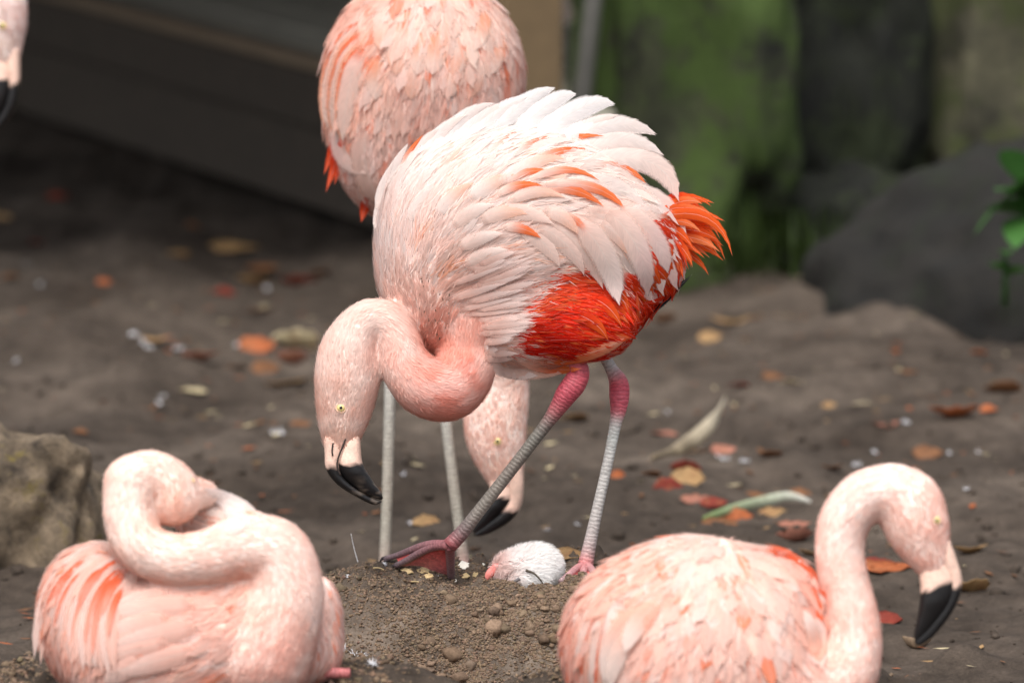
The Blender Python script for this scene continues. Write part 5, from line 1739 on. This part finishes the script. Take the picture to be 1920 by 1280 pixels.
def blade(V, F, C, base, tip, w, c, bend, rows=7):
    i0 = len(V)
    base = np.array(base, float); tip = np.array(tip, float)
    d = tip - base; sd_ = np.cross(d, [0, 0.6, 1.0]); sd_ /= np.linalg.norm(sd_) + 1e-9
    L = np.linalg.norm(d)
    for r in range(rows):
        s = r / (rows - 1)
        p = base + d * s + np.array([0, 0, bend * L * math.sin(math.pi * s)])
        ww = w * math.sin(math.pi * min(1, s * 0.93 + 0.05)) ** 0.8
        V += [p - sd_ * ww, p + np.array([0, 0, -0.15 * ww]), p + sd_ * ww]
        C += [c, c * 1.1, c]
    for r in range(rows - 1):
        for k in range(2):
            a = i0 + r * 3 + k
            F.append((a, a + 1, a + 4, a + 3))


def leafy(px, py, D, leaves, label, cat, name, c, seed, zbase=None):
    r = np.random.default_rng(seed)
    v = ray(px, py); base = CAM + v * D
    o = empty(name, base); tag(o, label, cat)
    stemV, stemF, _ = tube_mesh(np.array([base - np.array([0, 0, 0.05]), base, base + np.array([0, 0, 0.05])]), [0.006, 0.005, 0.003], 6)
    obj_from('stem', stemV, stemF, M_GREEN, o, base, attrs={'Col': ('FLOAT_COLOR', np.tile(c * 0.7, (len(stemV), 1)))})
    for dx, dy, dz, w in leaves:
        V, F, C = [], [], []
        blade(V, F, C, base + np.array([0, 0, r.uniform(-0.02, 0.04)]), base + np.array([dx, dy, dz]), w, c * r.uniform(0.8, 1.2), 0.15)
        obj_from('leaf', V, F, M_GREEN, o, base, attrs={'Col': ('FLOAT_COLOR', np.clip(np.array(C), 0, 1))})
    return o


GR = lin(62, 104, 48)
leafy(1928, 385, 10.0, [(-0.10, -0.08, -0.04, 0.036), (-0.06, -0.10, 0.04, 0.034), (-0.075, -0.04, 0.0, 0.034), (0.02, -0.12, 0.06, 0.038), (-0.03, -0.1, -0.06, 0.036), (0.1, -0.06, 0.02, 0.035), (0.06, 0.02, 0.09, 0.03), (-0.05, -0.02, 0.1, 0.03)],
      'leafy green plant growing on the dark earth bank', 'plant', 'leafy_plant', GR, 5)
leafy(1885, 520, 9.95, [(-0.03, -0.04, 0.03, 0.018), (0.04, -0.04, 0.02, 0.018), (0.0, -0.05, 0.05, 0.016)], 'small green seedling below the leafy plant', 'plant', 'seedling', GR, 6)
# grass at the foot of the rocks: too fine to count
V, F, C = [], [], []
r = np.random.default_rng(12)
for k in range(420):
    px = r.choice([r.normal(1505, 18), r.normal(1560, 40), r.uniform(1130, 1480), r.normal(1370, 30)])
    p = on_ground(px, 512 + r.uniform(-8, 14))
    h = r.uniform(0.03, 0.16)
    blade(V, F, C, p, p + np.array([r.normal(0, 0.035), r.normal(-0.01, 0.03), h]), 0.003, lin(58, 76, 32) * r.uniform(0.5, 1.1), 0.0, 4)
gr = obj_from('grass', np.array(V), F, M_GREEN, attrs={'Col': ('FLOAT_COLOR', np.clip(np.array(C), 0, 1))})
tag(gr, 'thin green grass at the foot of the mossy rocks', 'grass', kind='stuff')

# ------------------------------------------------------------------ low shelter behind on the left
M_BOARD = plain('dark_board', lin(66, 57, 48), rough=0.8, var=0.25, scale=30, bmp=0.3, bd=0.004)
M_TAN = plain('tan_timber', lin(108, 89, 63), rough=0.75, var=0.15, scale=25, bmp=0.2, bd=0.003)
M_TRIM = plain('weathered_trim', lin(130, 112, 92), rough=0.8, var=0.2, scale=25)
M_DECK = plain('grey_deck', lin(188, 182, 166), rough=0.8, var=0.2, scale=18, bmp=0.3, bd=0.004)
M_SHADE_ROOF = plain('shade_roof_dark', lin(54, 48, 42), rough=0.9, var=0.2, scale=20)
M_POLE = plain('grey_pole', lin(120, 118, 112), rough=0.5, var=0.15, scale=40)
A = on_z(450, 375, 0); Bp = on_z(690, 455, 0)
dirv = (A - Bp); dirv[2] = 0; dirv /= np.linalg.norm(dirv)
nrm = np.array([-dirv[1], dirv[0], 0])
if nrm[1] < 0: nrm = -nrm            # away from the camera
shelter_loc = Bp - dirv * 0.95
shelter = empty('shelter', shelter_loc)
tag(shelter, 'low dark timber shelter with a grey deck and tan corner post', 'shelter')


def slab(name, o0, L, a0, a1, z0, z1, m, parent=shelter, bev=0.006):
    """box along the shelter front: from distance o0 for length L, depth a0..a1 behind the front line, height z0..z1"""
    bm = bmesh.new()
    c = []
    for z in (z0, z1):
        for (u, w) in ((o0, a0), (o0 + L, a0), (o0 + L, a1), (o0, a1)):
            p = shelter_loc + dirv * u + nrm * w
            c.append(bm.verts.new((p[0] - shelter_loc[0], p[1] - shelter_loc[1], z - shelter_loc[2])))
    for f in ((0, 1, 2, 3), (7, 6, 5, 4), (0, 4, 5, 1), (1, 5, 6, 2), (2, 6, 7, 3), (3, 7, 4, 0)):
        bm.faces.new([c[i] for i in f])
    bmesh.ops.recalc_face_normals(bm, faces=bm.faces)
    bmesh.ops.bevel(bm, geom=list(bm.edges), offset=bev, segments=1, affect='EDGES')
    me = bpy.data.meshes.new(name); bm.to_mesh(me); bm.free()
    me.materials.append(m)
    ob = bpy.data.objects.new(name, me); col.objects.link(ob); ob.parent = parent
    return ob


slab('skirt_board', 0.0, 3.1, 0.0, 0.03, 0.035, 0.20, M_BOARD)
slab('skirt_board', 0.0, 3.1, -0.002, 0.028, 0.203, 0.325, M_BOARD)
slab('skirt_board', 3.11, 3.2, 0.0, 0.03, 0.035, 0.325, M_BOARD)
slab('edge_trim', 0.0, 6.3, -0.012, 0.06, 0.327, 0.352, M_TRIM)
for k in range(5):
    w0 = 0.065 + k * 0.15
    slab('deck_plank', 0.05 + 2.3 * w0, 6.2 - 2.3 * w0, w0, w0 + 0.143, 0.325, 0.348, M_DECK)
for k in range(4):
    slab('joist', 0.4 + 1.9 * k, 0.08, 0.05, 0.2 + 0.2 * min(k, 2), -0.05, 0.322, M_BOARD)
slab('corner_post', -0.075, 0.125, -0.16, -0.035, -0.1, 1.28, M_TAN)
slab('post', 6.2, 0.12, 0.0, 0.12, -0.1, 1.28, M_TAN)
slab('back_wall', 1.95, 4.4, 0.83, 0.88, -0.1, 1.28, M_BOARD)
slab('shade_wall', 6.42, 0.05, -2.3, 0.9, -0.1, 1.28, M_BOARD)  # unseen wall added to block light from the left end
slab('shade_roof', 0.1, 6.5, -1.75, 1.0, 1.285, 1.34, M_SHADE_ROOF)  # unseen slab added, kept low and stretched forward to darken the ground below
pole_b = on_ground(1075, 470); pole_b = CAM + ray(1072, 300) * 11.1
pb = np.array([pole_b[0], pole_b[1], 0.0]); pt = CAM + ray(1112, 0) * 11.1
dr = (pt - CAM - ray(1094, 160) * 11.1); q0 = CAM + ray(1094, 160) * 11.1
b0 = q0 + dr * ((-0.05 - q0[2]) / dr[2]); t0_ = q0 + dr * ((1.6 - q0[2]) / dr[2])
V, F, _ = tube_mesh(np.array([b0, (b0 + t0_) / 2, t0_]), [0.019, 0.018, 0.017], 14)
tag(obj_from('pole', V, F, M_POLE, None, b0), 'leaning grey pole between the tan post and the mossy rocks', 'pole')
